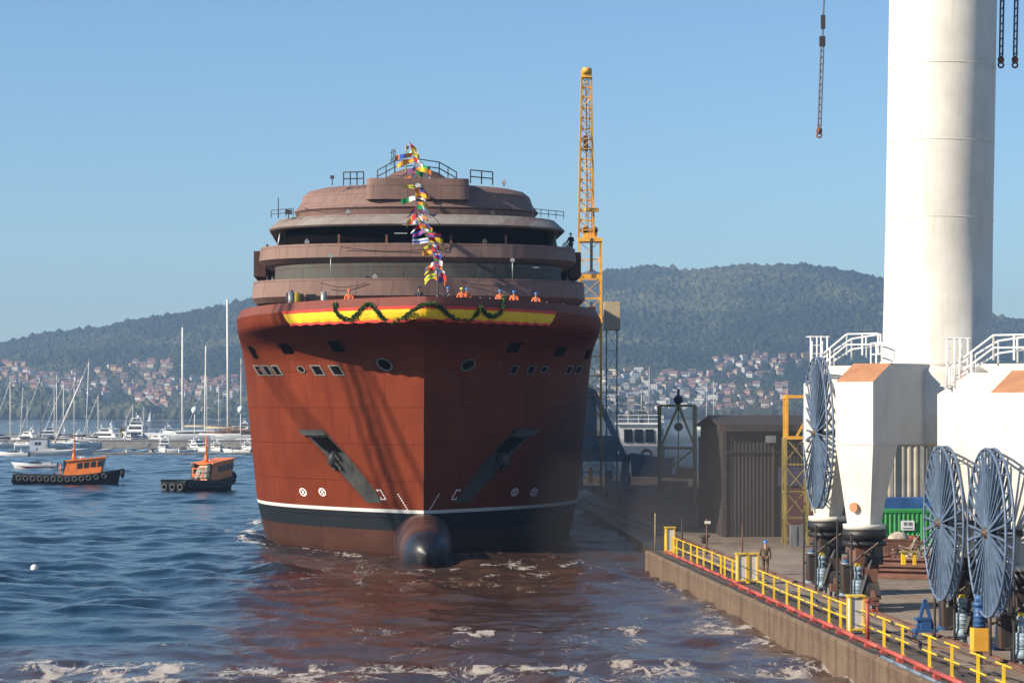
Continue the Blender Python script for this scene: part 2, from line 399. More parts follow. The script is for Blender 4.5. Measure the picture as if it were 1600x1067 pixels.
# houses
HOUSE = []
def place_houses():
    rr = random.Random(11); spots = []
    # (x0, x1, y0, y1, n, palette, area)
    areas = [(0, 55, 568, 600, 15, 'o', 'highest at the far left'), (20, 130, 582, 606, 30, 'm', 'in the left village'),
             (95, 170, 596, 626, 10, 'm', 'among trees below the left village'), (150, 195, 573, 590, 7, 'y', 'above the tilted mast'),
             (203, 268, 566, 574, 15, 'r', 'in the upper left row'), (222, 262, 582, 594, 8, 'y', 'below the upper left row'),
             (192, 290, 598, 618, 25, 'm', 'in the middle of the left village'), (215, 262, 618, 640, 18, 'r', 'near the water on the left'), (255, 372, 592, 614, 30, 'm', 'between the tall yacht masts'),
             (300, 372, 612, 650, 5, 'w', 'among shore trees on the left'),
             (937, 1000, 580, 600, 16, 'w', 'in the right town beside the ship'), (935, 1020, 600, 645, 34, 'w', 'low down just right of the ship'),
             (1000, 1110, 582, 604, 26, 'm', 'in the upper part of the right town'), (1020, 1120, 604, 640, 22, 'w', 'in the middle of the right town'),
             (1105, 1225, 560, 590, 22, 'm', 'scattered high on the right hillside'), (1090, 1230, 600, 642, 38, 'm', 'in the right town above the grey shed'),
             (1180, 1262, 553, 570, 8, 'y', 'highest in the right town')]
    for (x0, x1, y0, y1, n, pal, area) in areas:
        for k in range(n):
            for tr in range(12):
                px = rr.uniform(x0, x1); py = rr.uniform(y0, y1); q = on_terrain(px, py + 2)
                if q is None: continue
                if all((q[0] - s[0]) ** 2 + ((q[1] - s[1]) * .5) ** 2 > 11 ** 2 for s in spots):
                    spots.append((q[0], q[1], pal, area)); break
    return spots
HS = place_houses()
WALLS = {'white': (.62, .60, .55), 'cream': (.56, .47, .33), 'ochre': (.55, .36, .14), 'pink': (.50, .30, .23), 'grey': (.38, .37, .35)}
ROOFS = {'terracotta': (.23, .115, .08), 'brown': (.14, .09, .07), 'grey': (.22, .21, .20)}
wm = {k: pbr('render_' + k, v, .85, var=.06) for k, v in WALLS.items()}; rm = {k: pbr('tiles_' + k, v, .85, var=.2) for k, v in ROOFS.items()}
hw_m = pbr('house_window', (.05, .06, .07), .3)
_hc = {}
def house(x, y, wcol, rcol, kind, area, rz):
    key = (wcol, rcol, kind)
    z = float(terrain(x, y)) - .6
    lab = '%s house, %s %s roof, %s' % (wcol, rcol, ['low', 'gabled', 'hipped', 'flat'][kind], area)
    if key in _hc:
        e = copy_tree(_hc[key], None, lab); e.location = (x, y, z); e.rotation_euler[2] = rz
        e['group'] = 'houses ' + area; return
    e = empty('house', (x, y, z), lab, 'house', 'houses ' + area, rz)
    w_, d_, h_ = [(7, 6, 4.2), (9, 7, 5.6), (9, 8, 5.8), (12, 8, 7.5)][kind]
    b = MB(); b.box((0, 0, h_ / 2), (w_, d_, h_))
    if kind < 2:
        for s in (-1, 1): b.add([(s * w_ / 2, -d_ / 2, h_), (s * w_ / 2, d_ / 2, h_), (s * w_ / 2, 0, h_ + 2.2)], [(0, 1, 2)])
    b.m = 1
    for fl in range(2 if kind else 1):
        for wx in (-.3, 0, .3):
            b.box((wx * w_, -d_ / 2 - .02, 1.7 + fl * 3), (1.5, .12, 1.5)); b.box((-w_ / 2 - .02, wx * d_, 1.7 + fl * 3), (.12, 1.3, 1.5))
    b.build('wall', [wm[wcol], hw_m], e)
    b = MB(); o = .5
    if kind < 2:
        for s in (-1, 1):
            q = [(-w_ / 2 - o, s * (d_ / 2 + o), h_ - .25), (w_ / 2 + o, s * (d_ / 2 + o), h_ - .25), (w_ / 2 + o, 0, h_ + 2.3), (-w_ / 2 - o, 0, h_ + 2.3)]
            b.prism(q, (0, 0, .25))
        b.box((w_ * .25, d_ * .15, h_ + 2.2), (.9, .9, 1.8))
    elif kind == 2:
        b.add([(-w_ / 2 - o, -d_ / 2 - o, h_), (w_ / 2 + o, -d_ / 2 - o, h_), (w_ / 2 + o, d_ / 2 + o, h_), (-w_ / 2 - o, d_ / 2 + o, h_), (-1, 0, h_ + 2.8), (1, 0, h_ + 2.8)],
              [(0, 1, 5, 4), (1, 2, 5), (2, 3, 4, 5), (3, 0, 4), (3, 2, 1, 0)])
    else: b.box((0, 0, h_ + .3), (w_ + .6, d_ + .6, .6))
    b.build('roof', rm[rcol], e)
    _hc[key] = reg(e)
rr = random.Random(5)
for (x, y, pal, area) in HS[:300]:
    wc = rr.choice({'o': ['pink', 'ochre', 'white'], 'm': ['white', 'white', 'white', 'cream', 'cream', 'grey', 'pink'], 'y': ['cream', 'ochre', 'cream'], 'r': ['pink', 'cream', 'white'], 'w': ['white', 'white', 'grey', 'cream']}[pal])
    rc = rr.choice({'o': ['terracotta'], 'm': ['terracotta', 'terracotta', 'brown'], 'y': ['brown', 'terracotta'], 'r': ['terracotta'], 'w': ['grey', 'brown', 'terracotta', 'grey']}[pal])
    kd = rr.choice([0, 1, 1, 2] if pal != 'w' else [0, 1, 2, 3, 3])
    house(x, y, wc, rc, kd, area, rr.uniform(-.7, .7))
_bl = {}
for o in bpy.data.objects:
    if o.name.startswith('house') and o.get('label'): _bl.setdefault(o['label'], []).append(o)
ORD = ['first', 'second', 'third', 'fourth', 'fifth', 'sixth', 'seventh', 'eighth', 'ninth', 'tenth', 'eleventh', 'twelfth']
for lb, os_ in _bl.items():
    if len(os_) > 1:
        os_.sort(key=lambda o: o.location.x / o.location.y)
        for k, o in enumerate(os_): o['label'] = lb + ', ' + ORD[min(k, 11)] + ' from left'
# forest: many crowns, one mass
def make_forest():
    r = np.random.RandomState(8)
    n = 190000
    px = r.uniform(-250, 1850, n); Y = 2765 + 1500 * r.rand(n) ** 1.15; X = (px - 800) / F * Y
    Z = terrain(X, Y); py = HY - (Z - H0) * F / Y
    ok = Z > .5
    hp = np.array([(a, b) for a, b, *_ in HS]); keep = np.ones(len(X), bool)
    lowtown = np.zeros(len(X), bool)
    hpx = 800 + hp[:, 0] / hp[:, 1] * F; hpy = HY - (terrain(hp[:, 0], hp[:, 1]) - H0) * F / hp[:, 1]
    for a, b, hx, hy in zip(hp[:, 0], hp[:, 1], hpx, hpy):
        near = (np.abs(px - hx) < 6.5) & (py < hy + 9) & (py > hy - 1)      # nothing tall straight in front of a house
        keep &= ~near
        lowtown |= (np.abs(X - a) < 45) & (np.abs(Y - b) < 60)
    keep &= ~(lowtown & (r.rand(len(X)) < .2))
    sel = ok & keep; X, Y, Z = X[sel], Y[sel], Z[sel]; lt = lowtown[sel]
    n = len(X); rad = np.where(lt, r.uniform(2, 3.8, n), r.uniform(2.6, 5.6, n) * (1 + .5 * (r.rand(n) > .95)) * (1 + .5 * (Z < 25))); hh = rad * r.uniform(.8, 1.25, n)
    # icosahedron-ish crown, subdivided once
    import bmesh
    bm = bmesh.new(); bmesh.ops.create_icosphere(bm, subdivisions=1, radius=1); bm.verts.ensure_lookup_table()
    iv = np.array([v.co[:] for v in bm.verts]); fi = np.array([[v.index for v in f.verts] for f in bm.faces]); bm.free()
    nv = len(iv)
    jit = 1 + .30 * (r.rand(n, nv) - .5)
    V = iv[None] * jit[..., None]
    V = V * np.stack([rad, rad, hh], -1)[:, None, :] + np.stack([X, Y, Z + hh * .55], -1)[:, None, :]
    Ff = fi[None] + (np.arange(n) * nv)[:, None, None]
    m, t, b, L = nodemat('forest_foliage')
    at = N(t, 'Attribute'); at.attribute_name = 'tone'
    ge = N(t, 'NewGeometry'); nz = N(t, 'TexNoise', i_Scale=.25, i_Detail=5.0, i_Roughness=.8); L(ge.outputs['Position'], nz.inputs['Vector'])
    c1 = ramp(t, [(0, (.016, .026, .014)), (.5, (.030, .046, .022)), (1, (.095, .100, .045))], at.outputs['Fac'])
    c2 = mixc(t, c1.outputs[0], (1.0, 1.0, 1.0), 0.0)
    r2 = ramp(t, [(.3, (.45, .45, .45)), (.7, (1.5, 1.5, 1.5))], nz.outputs[0])
    L(mixc(t, c1.outputs[0], r2.outputs[0], 1.0, 'MULTIPLY'), b.inputs['Base Color']); b.inputs['Roughness'].default_value = .95
    b.inputs['Specular IOR Level'].default_value = .1
    tone = np.clip(fbm(X / 130, Y / 130, 4, 31) * 2.3 - .68 + r.normal(0, .16, n), 0, 1)
    o = fastmesh('forest', V.reshape(-1, 3), Ff.reshape(-1, 3), m, False, dict(tone=np.repeat(tone, nv)))
    tag(o, 'dark green woods covering the hills across the bay', 'forest', kind='stuff')
make_forest()
# ================================================================== SHIP
SO = Vector((-5.68, 160, 0)); AX = Vector((-.056, .99843, 0)); RX = Vector((.99843, .056, 0))
def W(u, w_, z): return SO + AX * u + RX * w_ + Vector((0, 0, z))
U0 = [(-3, 12), (0, 9.0), (3.1, 8.2), (8, 7.6), (13.6, 7.2), (14.8, 6.2), (15.6, 3.4), (16.15, .6), (16.5, .1), (17.1, 0), (17.75, .35)]
HWm = [(-3, 10.5), (0, 12.05), (1, 12.3), (3.1, 12.75), (8, 13.25), (12, 13.6), (15, 13.9), (17.1, 14.0), (17.75, 13.7)]
LEN = [(0, 25.5), (3.1, 26), (14, 27), (17.75, 28)]
def lerp(tab, z): return float(np.interp(z, [a for a, b in tab], [b for a, b in tab]))
def hull_w(u, z):
    t = min(max((u - lerp(U0, z)) / lerp(LEN, z), 0), 1)
    k = min(max((z - 14.2) / 2.0, 0), 1)
    a = 2.2 * (1 - k) + 2.1 * k; b = 1 - .25 * k
    return lerp(HWm, z) * (max(0, 1 - (1 - t) ** a)) ** b
ship = empty('cruise_ship', SO, 'large unfinished cruise ship with dark red hull and brown primed decks, bow to the camera', 'ship')
def hullmat():
    m, t, b, L = nodemat('ship_hull_paint')
    tc = N(t, 'TexCoord'); sp = N(t, 'SeparateXYZ'); L(tc.outputs['Object'], sp.inputs[0])
    n1 = N(t, 'TexNoise', i_Scale=.22, i_Detail=7.0, i_Roughness=.65); L(tc.outputs['Object'], n1.inputs['Vector'])
    mp = N(t, 'Mapping'); mp.inputs['Scale'].default_value = (1.6, 1.6, .16); L(tc.outputs['Object'], mp.inputs[0])
    n2 = N(t, 'TexNoise', i_Scale=.9, i_Detail=6.0, i_Roughness=.7); L(mp.outputs[0], n2.inputs['Vector'])
    red = ramp(t, [(.3, (.122, .0245, .0095)), (.7, (.178, .037, .015))], n1.outputs[0]).outputs[0]
    red = mixc(t, red, (.11, .017, .008), ramp(t, [(.5, (0, 0, 0)), (.72, (.75, .75, .75))], n2.outputs[0]).outputs[0])
    pink = ramp(t, [(.3, (.16, .055, .042)), (.7, (.21, .072, .056))], n1.outputs[0]).outputs[0]  # bulwark strip painted paler for the light its upward slope catches
    def step(z, e=.012):
        mr = N(t, 'MapRange'); mr.inputs['From Min'].default_value = z - e; mr.inputs['From Max'].default_value = z + e; L(sp.outputs['Z'], mr.inputs[0]); return mr.outputs[0]
    af = ramp(t, [(.35, (.045, .020, .015)), (.65, (.075, .034, .025))], n1.outputs[0]).outputs[0]
    c = mixc(t, af, (.016, .020, .024), step(1.72, .03)); c = mixc(t, c, (.62, .60, .56), step(3.0)); c = mixc(t, c, red, step(3.24)); c = mixc(t, c, pink, step(17.08))
    uv = N(t, 'UVMap'); uv.uv_map = 'UVMap'
    br = N(t, 'TexBrick', i_Scale=1.0, i_Mortar_Size=.03, i_Brick_Width=7.5, i_Row_Height=2.6); L(uv.outputs[0], br.inputs['Vector'])
    br.inputs['Color1'].default_value = (1, 1, 1, 1); br.inputs['Color2'].default_value = (.93, .95, .95, 1); br.inputs['Mortar'].default_value = (.62, .60, .60, 1)
    c = mixc(t, c, br.outputs[0], .9, 'MULTIPLY')
    # small scrapes and bare patches
    n4 = N(t, 'TexNoise', i_Scale=1.3, i_Detail=9.0, i_Roughness=.8); L(tc.outputs['Object'], n4.inputs['Vector'])
    c = mixc(t, c, (.20, .10, .075), ramp(t, [(.61, (0, 0, 0)), (.72, (.55, .55, .55))], n4.outputs[0]).outputs[0])
    L(c, b.inputs['Base Color']); b.inputs['Roughness'].default_value = .62
    b.inputs['Specular IOR Level'].default_value = .05
    n3 = N(t, 'TexNoise', i_Scale=.35, i_Detail=2.0); L(tc.outputs['Object'], n3.inputs['Vector'])
    bp = N(t, 'Bump', i_Strength=.5, i_Distance=.18); L(n3.outputs[0], bp.inputs['Height'])
    bs = N(t, 'Bump', i_Strength=.6, i_Distance=.03); bs.invert = True; L(br.outputs['Fac'], bs.inputs['Height']); L(bp.outputs[0], bs.inputs['Normal']); L(bs.outputs[0], b.inputs['Normal'])
    return m
HM = hullmat()
def set_uv(o, uvs):
    ul = o.data.uv_layers.new(name='UVMap')
    for lp in o.data.loops: ul.data[lp.index].uv = uvs[lp.vertex_index]
def make_hull():
    zs = list(np.linspace(-3, 2.9, 9)) + list(np.linspace(3.1, 13.6, 16)) + [14, 14.4, 14.8, 15.2, 15.6, 15.9, 16.15, 16.3, 16.5, 16.8, 17.08, 17.1, 17.4, 17.75]
    ts = list(np.linspace(0, 1, 44) ** 1.6); uu = [2, 6, 12, 25, 45, 70, 95, 115, 125]
    b = MB(SO); b.smooth = True; uvs = []
    for side in (-1, 1):
        rows = []
        for z in zs:
            row = []; arc = 0; prev = None
            for t in ts:
                u = lerp(U0, z) + t * lerp(LEN, z); p = W(u, side * hull_w(u, z), z); row.append(p)
            ue = lerp(U0, z) + lerp(LEN, z)
            for du in uu: row.append(W(ue + du * (112 - ue) / 125, side * lerp(HWm, z), z))
            for p in row:
                if prev is not None: arc += (p - prev).length
                prev = p; uvs.append((arc + (0 if side < 0 else 300), z + 10.4))
            rows.append(row)
        if side > 0: pass
        nb = len(b.f)
        b.grid(rows)
        if side < 0:
            b.f[nb:] = [tuple(reversed(f)) for f in b.f[nb:]]
    n0 = len(b.v)
    b.smooth = False
    # inner bulwark, deck, transom
    inner = []
    for side in (-1, 1):
        r1 = []; r2 = []
        for t in ts + [2.9]:
            u = lerp(U0, 17.75) + t * lerp(LEN, 17.75); ww = hull_w(u, 17.75)
            r1.append(W(u, side * ww, 17.75)); r2.append(W(u + .25 * (1 - min(t, 1)), side * max(0, ww - .18), 17.75))
        inner.append(r2)
        r3 = [p - Vector((0, 0, 1.2)) for p in r2]
        b.grid([r1, r2], smooth=False); b.grid([r2, r3], smooth=False)
    dk = [p - Vector((0, 0, 1.15)) for p in inner[0]]; dk2 = [p - Vector((0, 0, 1.15)) for p in inner[1]]
    b.grid([dk, dk2], smooth=False)
    lw = [(10.5, -3), (12.3, 1), (13.6, 12), (14, 17.1), (13.7, 17.75)]
    b.poly([W(112, -a, z) for a, z in lw] + [W(112, a, z) for a, z in reversed(lw)])
    uvs += [(0, 0)] * (len(b.v) - n0)
    o = b.build('hull', HM, ship); set_uv(o, uvs)
    return o
hull = make_hull()
def onhull(x, y, side, off=.03, u_rng=(0, 60)):
    """point of the hull seen at photo pixel (x, y), pushed out by off"""
    best = None
    for u in np.arange(u_rng[0], u_rng[1], .25):
        def g(u):
            Yy = 160 + u
            for _ in range(3):
                z = H0 - (y - HY) * Yy / F; ww = side * hull_w(u, z); p = W(u, ww, z); Yy = p.y
            return p, 800 + p.x / p.y * F - x
        p, e = g(u)
        ok = hull_w(u, p.z) > 0 and u >= lerp(U0, p.z)
        if best is not None and best[1] * e <= 0 and ok:
            lo, hi = best[2], u
            for _ in range(18):
                md = (lo + hi) / 2; pm, em = g(md)
                if best[1] * em <= 0: hi = md
                else: lo = md
            p, e = g(hi); u = hi; z = p.z
            du = W(u + .2, side * hull_w(u + .2, z), z) - W(u, side * hull_w(u, z), z); dz = W(u, side * hull_w(u, z + .2), z + .2) - W(u, side * hull_w(u, z), z)
            nrm = du.cross(dz) * (1 if side > 0 else -1); nrm.normalize()
            if nrm.x * side < 0 and abs(nrm.x) > .01: nrm = -nrm
            return p + nrm * off, u, nrm
        if ok: best = (p, e, u)
    return None
def patch(pts, side, off=.03, sub=1):
    out = []
    for i, (x, y) in enumerate(pts):
        x2, y2 = pts[(i + 1) % len(pts)]
        for k in range(sub):
            q = onhull(x + (x2 - x) * k / sub, y + (y2 - y) * k / sub, side, off)
            if q: out.append(q[0])
    return out
frame_m = pbr('opening_frame', (.13, .13, .12), .6, var=.2, scale=3, stain=(.2, .12, .08)); shade_fill_m = pbr('painted_shade_black', (.006, .005, .005), .95, spec=.0)  # flat near-black fills; the unlit depth behind openings is put into the colour
pocket_m = pbr('bare_pocket_steel', (.045, .047, .042), .55, metal=.2, var=.35, scale=1.2, stain=(.15, .08, .05))
def opening(name, pts, side, frame=.0, sub=1, lab=None):
    """framed opening: proud rim, flat fill painted near-black for the unlit depth"""
    c = (sum(p[0] for p in pts) / len(pts), sum(p[1] for p in pts) / len(pts))
    inner = patch(pts, side, .02, sub)
    if len(inner) < 3: return
    if frame:
        big = patch([(c[0] + (p[0] - c[0]) * (1 + frame), c[1] + (p[1] - c[1]) * (1 + frame)) for p in pts], side, .015, sub)
        big2 = patch([(c[0] + (p[0] - c[0]) * (1 + frame), c[1] + (p[1] - c[1]) * (1 + frame)) for p in pts], side, .10, sub)
        inn2 = patch(pts, side, .10, sub)
        if len(big) == len(inner) == len(big2) == len(inn2):
            b = MB(SO)
            for i in range(len(big)):
                j = (i + 1) % len(big)
                b.add([big[i], big[j], big2[j], big2[i], inn2[i], inn2[j], inner[i], inner[j]], [(0, 1, 2, 3), (3, 2, 5, 4), (4, 5, 7, 6)])
            f = b.build(name, frame_m, ship)
            b = MB(SO); b.poly(inner); pn = b.build('shade_fill', shade_fill_m, f); return f
    b = MB(SO); b.poly(inner); o = b.build(name, shade_fill_m, ship)
    if lab: o['label'] = lab
    return o
for pts, side in (([(386, 540), (393, 541), (404, 561), (397, 560)], -1), ([(434, 537), (449, 537), (459, 553), (444, 553)], -1), ([(511, 533), (528, 532), (539, 549), (522, 550)], -1),
                  ([(799, 535), (817, 535), (808, 551), (791, 551)], 1), ([(872, 541), (887, 541), (879, 556), (865, 556)], 1), ([(918, 546), (925, 546), (919, 561), (912, 561)], 1)):
    opening('mooring_port', pts, side, 0)
for x0, wd in ((398, 8), (411, 8), (425, 9), (487, 13), (516, 14)):
    opening('window', [(x0, 572), (x0 + wd, 572), (x0 + wd + 8, 585), (x0 + 8, 585)], -1, .26)
for x0, wd in ((795, 9), (822, 9), (882, 7), (897, 7)):
    opening('window', [(x0 + 5, 572), (x0 + wd + 5, 572), (x0 + wd, 583), (x0, 583)], 1, .22)
def ell(cx, cy, a, b_, n=18, sk=0): return [(cx + a * math.cos(2 * math.pi * i / n) + sk * b_ * math.sin(2 * math.pi * i / n), cy + b_ * math.sin(2 * math.pi * i / n)) for i in range(n)]
opening('hawse_hole', ell(602, 569, 9.5, 8.5, sk=.5), -1, .28); opening('hawse_hole', ell(730, 570, 9, 8, sk=-.5), 1, .22)
opening('porthole', ell(472, 577, 4.5, 4.5, 12, .5), -1, .3); opening('porthole', ell(849, 577, 4, 4.5, 12, -.5), 1, .3)
# anchor pockets: ledge, flat black patch for the shaded hollow, anchor, rubbing plate
for side, fx in ((-1, lambda x: x), (1, lambda x: 1308 - x)):
    def pp(l): return [(fx(x), y) for x, y in l]
    b = MB(SO)
    outl = pp([(470, 671), (506, 671), (522, 690), (540, 708), (566, 737), (592, 772), (597, 786), (573, 786), (556, 765), (528, 733), (505, 706), (486, 686)])
    la = pp([(470, 671), (486, 686), (505, 706), (528, 733), (556, 765), (573, 784)]); lb = pp([(506, 671), (522, 690), (540, 708), (566, 740), (590, 772), (597, 786)])
    def fine_(l): return [(a_[0] + (c_[0] - a_[0]) * k / 4, a_[1] + (c_[1] - a_[1]) * k / 4) for a_, c_ in zip(l[:-1], l[1:]) for k in range(4)] + [l[-1]]
    la = fine_(la); lb = fine_(lb)
    rws = [[onhull(x0 + (x1 - x0) * q / 3, y0 + (y1 - y0) * q / 3, side, .03)[0] for q in range(4)] for (x0, y0), (x1, y1) in zip(la, lb)]
    b.grid(rws)
    f = b.build('anchor_pocket', pocket_m, ship)
    b = MB(SO); b.prism(patch(pp([(470, 671), (506, 671), (514, 680), (480, 680)]), side, .06), -RX * side * -.25); b.build('ledge', pocket_m, f)
    b = MB(SO); b.poly(patch(pp([(486, 683), (514, 683), (536, 706), (512, 706)]), side, .06, 2)); b.build('recess_shade', shade_fill_m, f)  # flat black patch, the pocket's inner shade put into its colour
    q = onhull(fx(524), 716, side, .22); b = MB(SO)
    d0 = Vector((0, 0, 1)); c = q[0]; al = (onhull(fx(545), 742, side, .22)[0] - c).normalized(); cr = al.cross(q[2]).normalized()
    b.bar(c - al * .9, c + al * 1.2, .2, .16)
    b.ball(c + al * .1, .55, sx=.8, sy=.5, sz=1.0)
    b.bar(c - al * .1 - cr * .55, c - al * .1 + cr * .55, .3, .25)
    for s in (-1, 1): b.bar(c - al * .1 + cr * s * .5, c + al * .7 + cr * s * .45, .2, .16)
    b.build('anchor', pocket_m, f)
    b = MB(SO)
    for x0, y0, x1, y1 in ((578, 735, 560, 712), ):
        pass
    # thruster and bulb marks
    wm_ = M['white_clean']
    for mx in (474, 504):
        o_ = patch(ell(fx(mx), 768.5, 5.5, 6.5, 16, .3 if side < 0 else -.3), side, .03); i_ = patch(ell(fx(mx), 768.5, 4.0, 4.9, 16, .3 if side < 0 else -.3), side, .03)
        b = MB(SO)
        for i in range(16): b.add([o_[i], o_[(i + 1) % 16], i_[(i + 1) % 16], i_[i]], [(0, 1, 2, 3)])
        for dx, dy in ((3, 4), (3, -4)):
            b.poly(patch([(fx(mx - dx - .6), 768.5 - dy), (fx(mx - dx + .9), 768.5 - dy), (fx(mx + dx + .6), 768.5 + dy), (fx(mx + dx - .9), 768.5 + dy)], side, .034))
        b.build('thruster_mark', wm_, ship)
    b = MB(SO)
    for l in ([(588, 764.5), (596, 764.5), (596, 766), (588, 766)], [(594.5, 766), (596, 766), (603.5, 779), (602, 779)], [(590, 764.5), (591, 764.5), (591, 768), (590, 768)],
              [(595, 779), (603.5, 779), (603.5, 780.5), (595, 780.5)], [(595, 776), (596.2, 776), (596.2, 779), (595, 779)]):
        b.poly(patch(pp(l), side, .03))
    b.build('bulb_mark', wm_, ship)
    b = MB(SO)
    for k in range(9):
        x = 621 + k * 2.0; y = 771 + k * 3.3
        q = patch(pp([(x, y), (x + 2.2, y), (x + 3, y + 1.8), (x + .8, y + 1.8)]), side, .03)
        if len(q) == 4: b.poly(q)
    b.build('draught_marks', wm_, ship)
# bulbous bow
def bulbmat():
    m, t, b, L = nodemat('bulb_paint'); tc = N(t, 'TexCoord'); sp = N(t, 'SeparateXYZ'); L(tc.outputs['Object'], sp.inputs[0])
    n = N(t, 'TexNoise', i_Scale=1.1, i_Detail=5.0); L(tc.outputs['Object'], n.inputs['Vector'])
    ad = N(t, 'Math', operation='ADD'); ms = N(t, 'Math', operation='MULTIPLY'); ms.inputs[1].default_value = .35; L(n.outputs[0], ms.inputs[0]); L(sp.outputs['Y'], ad.inputs[0]); L(ms.outputs[0], ad.inputs[1])
    mr = N(t, 'MapRange'); mr.inputs['From Min'].default_value = -2; mr.inputs['From Max'].default_value = 8; L(ad.outputs[0], mr.inputs[0])
    r = ramp(t, [(0, (.012, .014, .017)), (.2, (.012, .014, .018)), (.21, (.015, .024, .045)), (.26, (.015, .024, .045)), (.27, (.05, .022, .018)), (.36, (.07, .028, .02)), (.40, (.085, .05, .038)), (.5, (.07, .035, .028)), (.52, (.07, .03, .024))], mr.outputs[0])
    r.color_ramp.interpolation = 'LINEAR'
    mz = N(t, 'MapRange'); mz.inputs['From Min'].default_value = .05; mz.inputs['From Max'].default_value = -.3; L(sp.outputs['Z'], mz.inputs[0])
    c = mixc(t, r.outputs[0], (.22, .03, .02), mz.outputs[0])
    L(c, b.inputs['Base Color']); b.inputs['Roughness'].default_value = .42; b.inputs['Coat Weight'].default_value = .0; b.inputs['Coat Roughness'].default_value = .2
    return m
b = MB(SO); rows = []
for k in range(15):
    s_ = k / 14; u = -1.6 + 13.5 * s_ ** 1.5; g = math.sqrt(max(0, 1 - (1 - min(1, (u + 1.6) / 4.2)) ** 2.2))
    rw = 1.60 * g + .045 * max(0, u); rt = 1.62 * g + .08 * max(0, u - 1); rb = 2.4 * g; cz = .78
    rows.append([W(u, rw * math.cos(2 * math.pi * i / 28), cz + (rt if math.sin(2 * math.pi * i / 28) > 0 else rb) * math.sin(2 * math.pi * i / 28)) for i in range(28)])
b.grid(rows, closed=True); b.build('bulbous_bow', bulbmat(), ship)
# ---- superstructure
uvmats = {}
def decksteel(name, col, alt, stain):
    m, t, b, L = nodemat(name); tc = N(t, 'TexCoord'); uv = N(t, 'UVMap'); uv.uv_map = 'UVMap'
    n1 = N(t, 'TexNoise', i_Scale=.5, i_Detail=7.0, i_Roughness=.7); L(tc.outputs['Object'], n1.inputs['Vector'])
    c0 = ramp(t, [(.3, tuple(c * .82 for c in col)), (.7, tuple(c * 1.15 for c in col))], n1.outputs[0]).outputs[0]
    br = N(t, 'TexBrick', i_Scale=1.0, i_Mortar_Size=.022, i_Brick_Width=2.7, i_Row_Height=1.6); br.offset = .37; L(uv.outputs[0], br.inputs['Vector'])
    br.inputs['Color1'].default_value = (0, 0, 0, 1); br.inputs['Color2'].default_value = (1, 1, 1, 1); br.inputs['Mortar'].default_value = (0, 0, 0, 1)
    c1 = mixc(t, c0, alt, br.outputs['Color'])
    mk = ramp(t, [(0, (1, 1, 1)), (1, (.42, .36, .34))], br.outputs['Fac'])
    c1 = mixc(t, c1, mk.outputs[0], 1.0, 'MULTIPLY')
    mp = N(t, 'Mapping'); mp.inputs['Scale'].default_value = (1.5, 1.5, .3); L(tc.outputs['Object'], mp.inputs[0])
    n2 = N(t, 'TexNoise', i_Scale=.9, i_Detail=7.0, i_Roughness=.7); L(mp.outputs[0], n2.inputs['Vector'])
    c1 = mixc(t, c1, stain, ramp(t, [(.5, (0, 0, 0)), (.7, (.6, .6, .6))], n2.outputs[0]).outputs[0])
    L(c1, b.inputs['Base Color']); b.inputs['Roughness'].default_value = .7; b.inputs['Specular IOR Level'].default_value = .25
    n3 = N(t, 'TexNoise', i_Scale=1.5, i_Detail=3.0); L(tc.outputs['Object'], n3.inputs['Vector'])
    bp = N(t, 'Bump', i_Strength=.3, i_Distance=.06); L(n3.outputs[0], bp.inputs['Height']); L(bp.outputs[0], b.inputs['Normal'])
    return m
pinkst = decksteel('primed_steel_pink', (.200, .122, .100), (.235, .150, .126), (.13, .075, .06))
greyst = decksteel('primed_steel_grey', (.27, .25, .225), (.20, .14, .12), (.31, .29, .27))
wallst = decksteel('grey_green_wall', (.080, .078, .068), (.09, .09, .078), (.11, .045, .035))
darkst = decksteel('primed_steel_brown', (.15, .085, .07), (.17, .10, .08), (.10, .05, .04))  # darker brown primer tone for some deck walls and the dome
def plan(uf, hw_, dep, aft, n=30, pw=2.3):
    """rounded front: list of (u, w) from port aft round to starboard aft"""
    out = [(aft, -hw_)]
    for i in range(n + 1):
        a = -math.pi / 2 + math.pi * i / n
        s_, c_ = math.sin(a), math.cos(a)
        ww = hw_ * math.copysign(abs(s_) ** (2 / pw), s_); uu = uf + dep * (1 - abs(c_) ** (2 / pw))
        out.append((uu, ww))
    out.append((aft, hw_)); return out
def tier(name, mat, uf, hw_, dep, aft, prof, cap=True, pw=2.3, n=34):
    """prof: list of (inset, z) bottom to top"""
    b = MB(SO); uvs = []; rows = []
    for ins, z in prof:
        pl = plan(uf + ins, hw_ - ins, dep, aft, n, pw); row = [W(u, w_, z) for u, w_ in pl]; arc = 0
        for i, p in enumerate(row):
            if i: arc += (p - row[i - 1]).length
            uvs.append((arc + uf * 3.7, z * 1.0 + ins + uf))
        rows.append(row)
    b.grid(rows, smooth=False)
    for r, rv in ((rows[-1], False), (rows[0], True)):
        uvs += [(0, 0)] * len(r); b.poly(list(reversed(r)) if rv else r)
    o = b.build(name, mat, ship); set_uv(o, uvs); return o
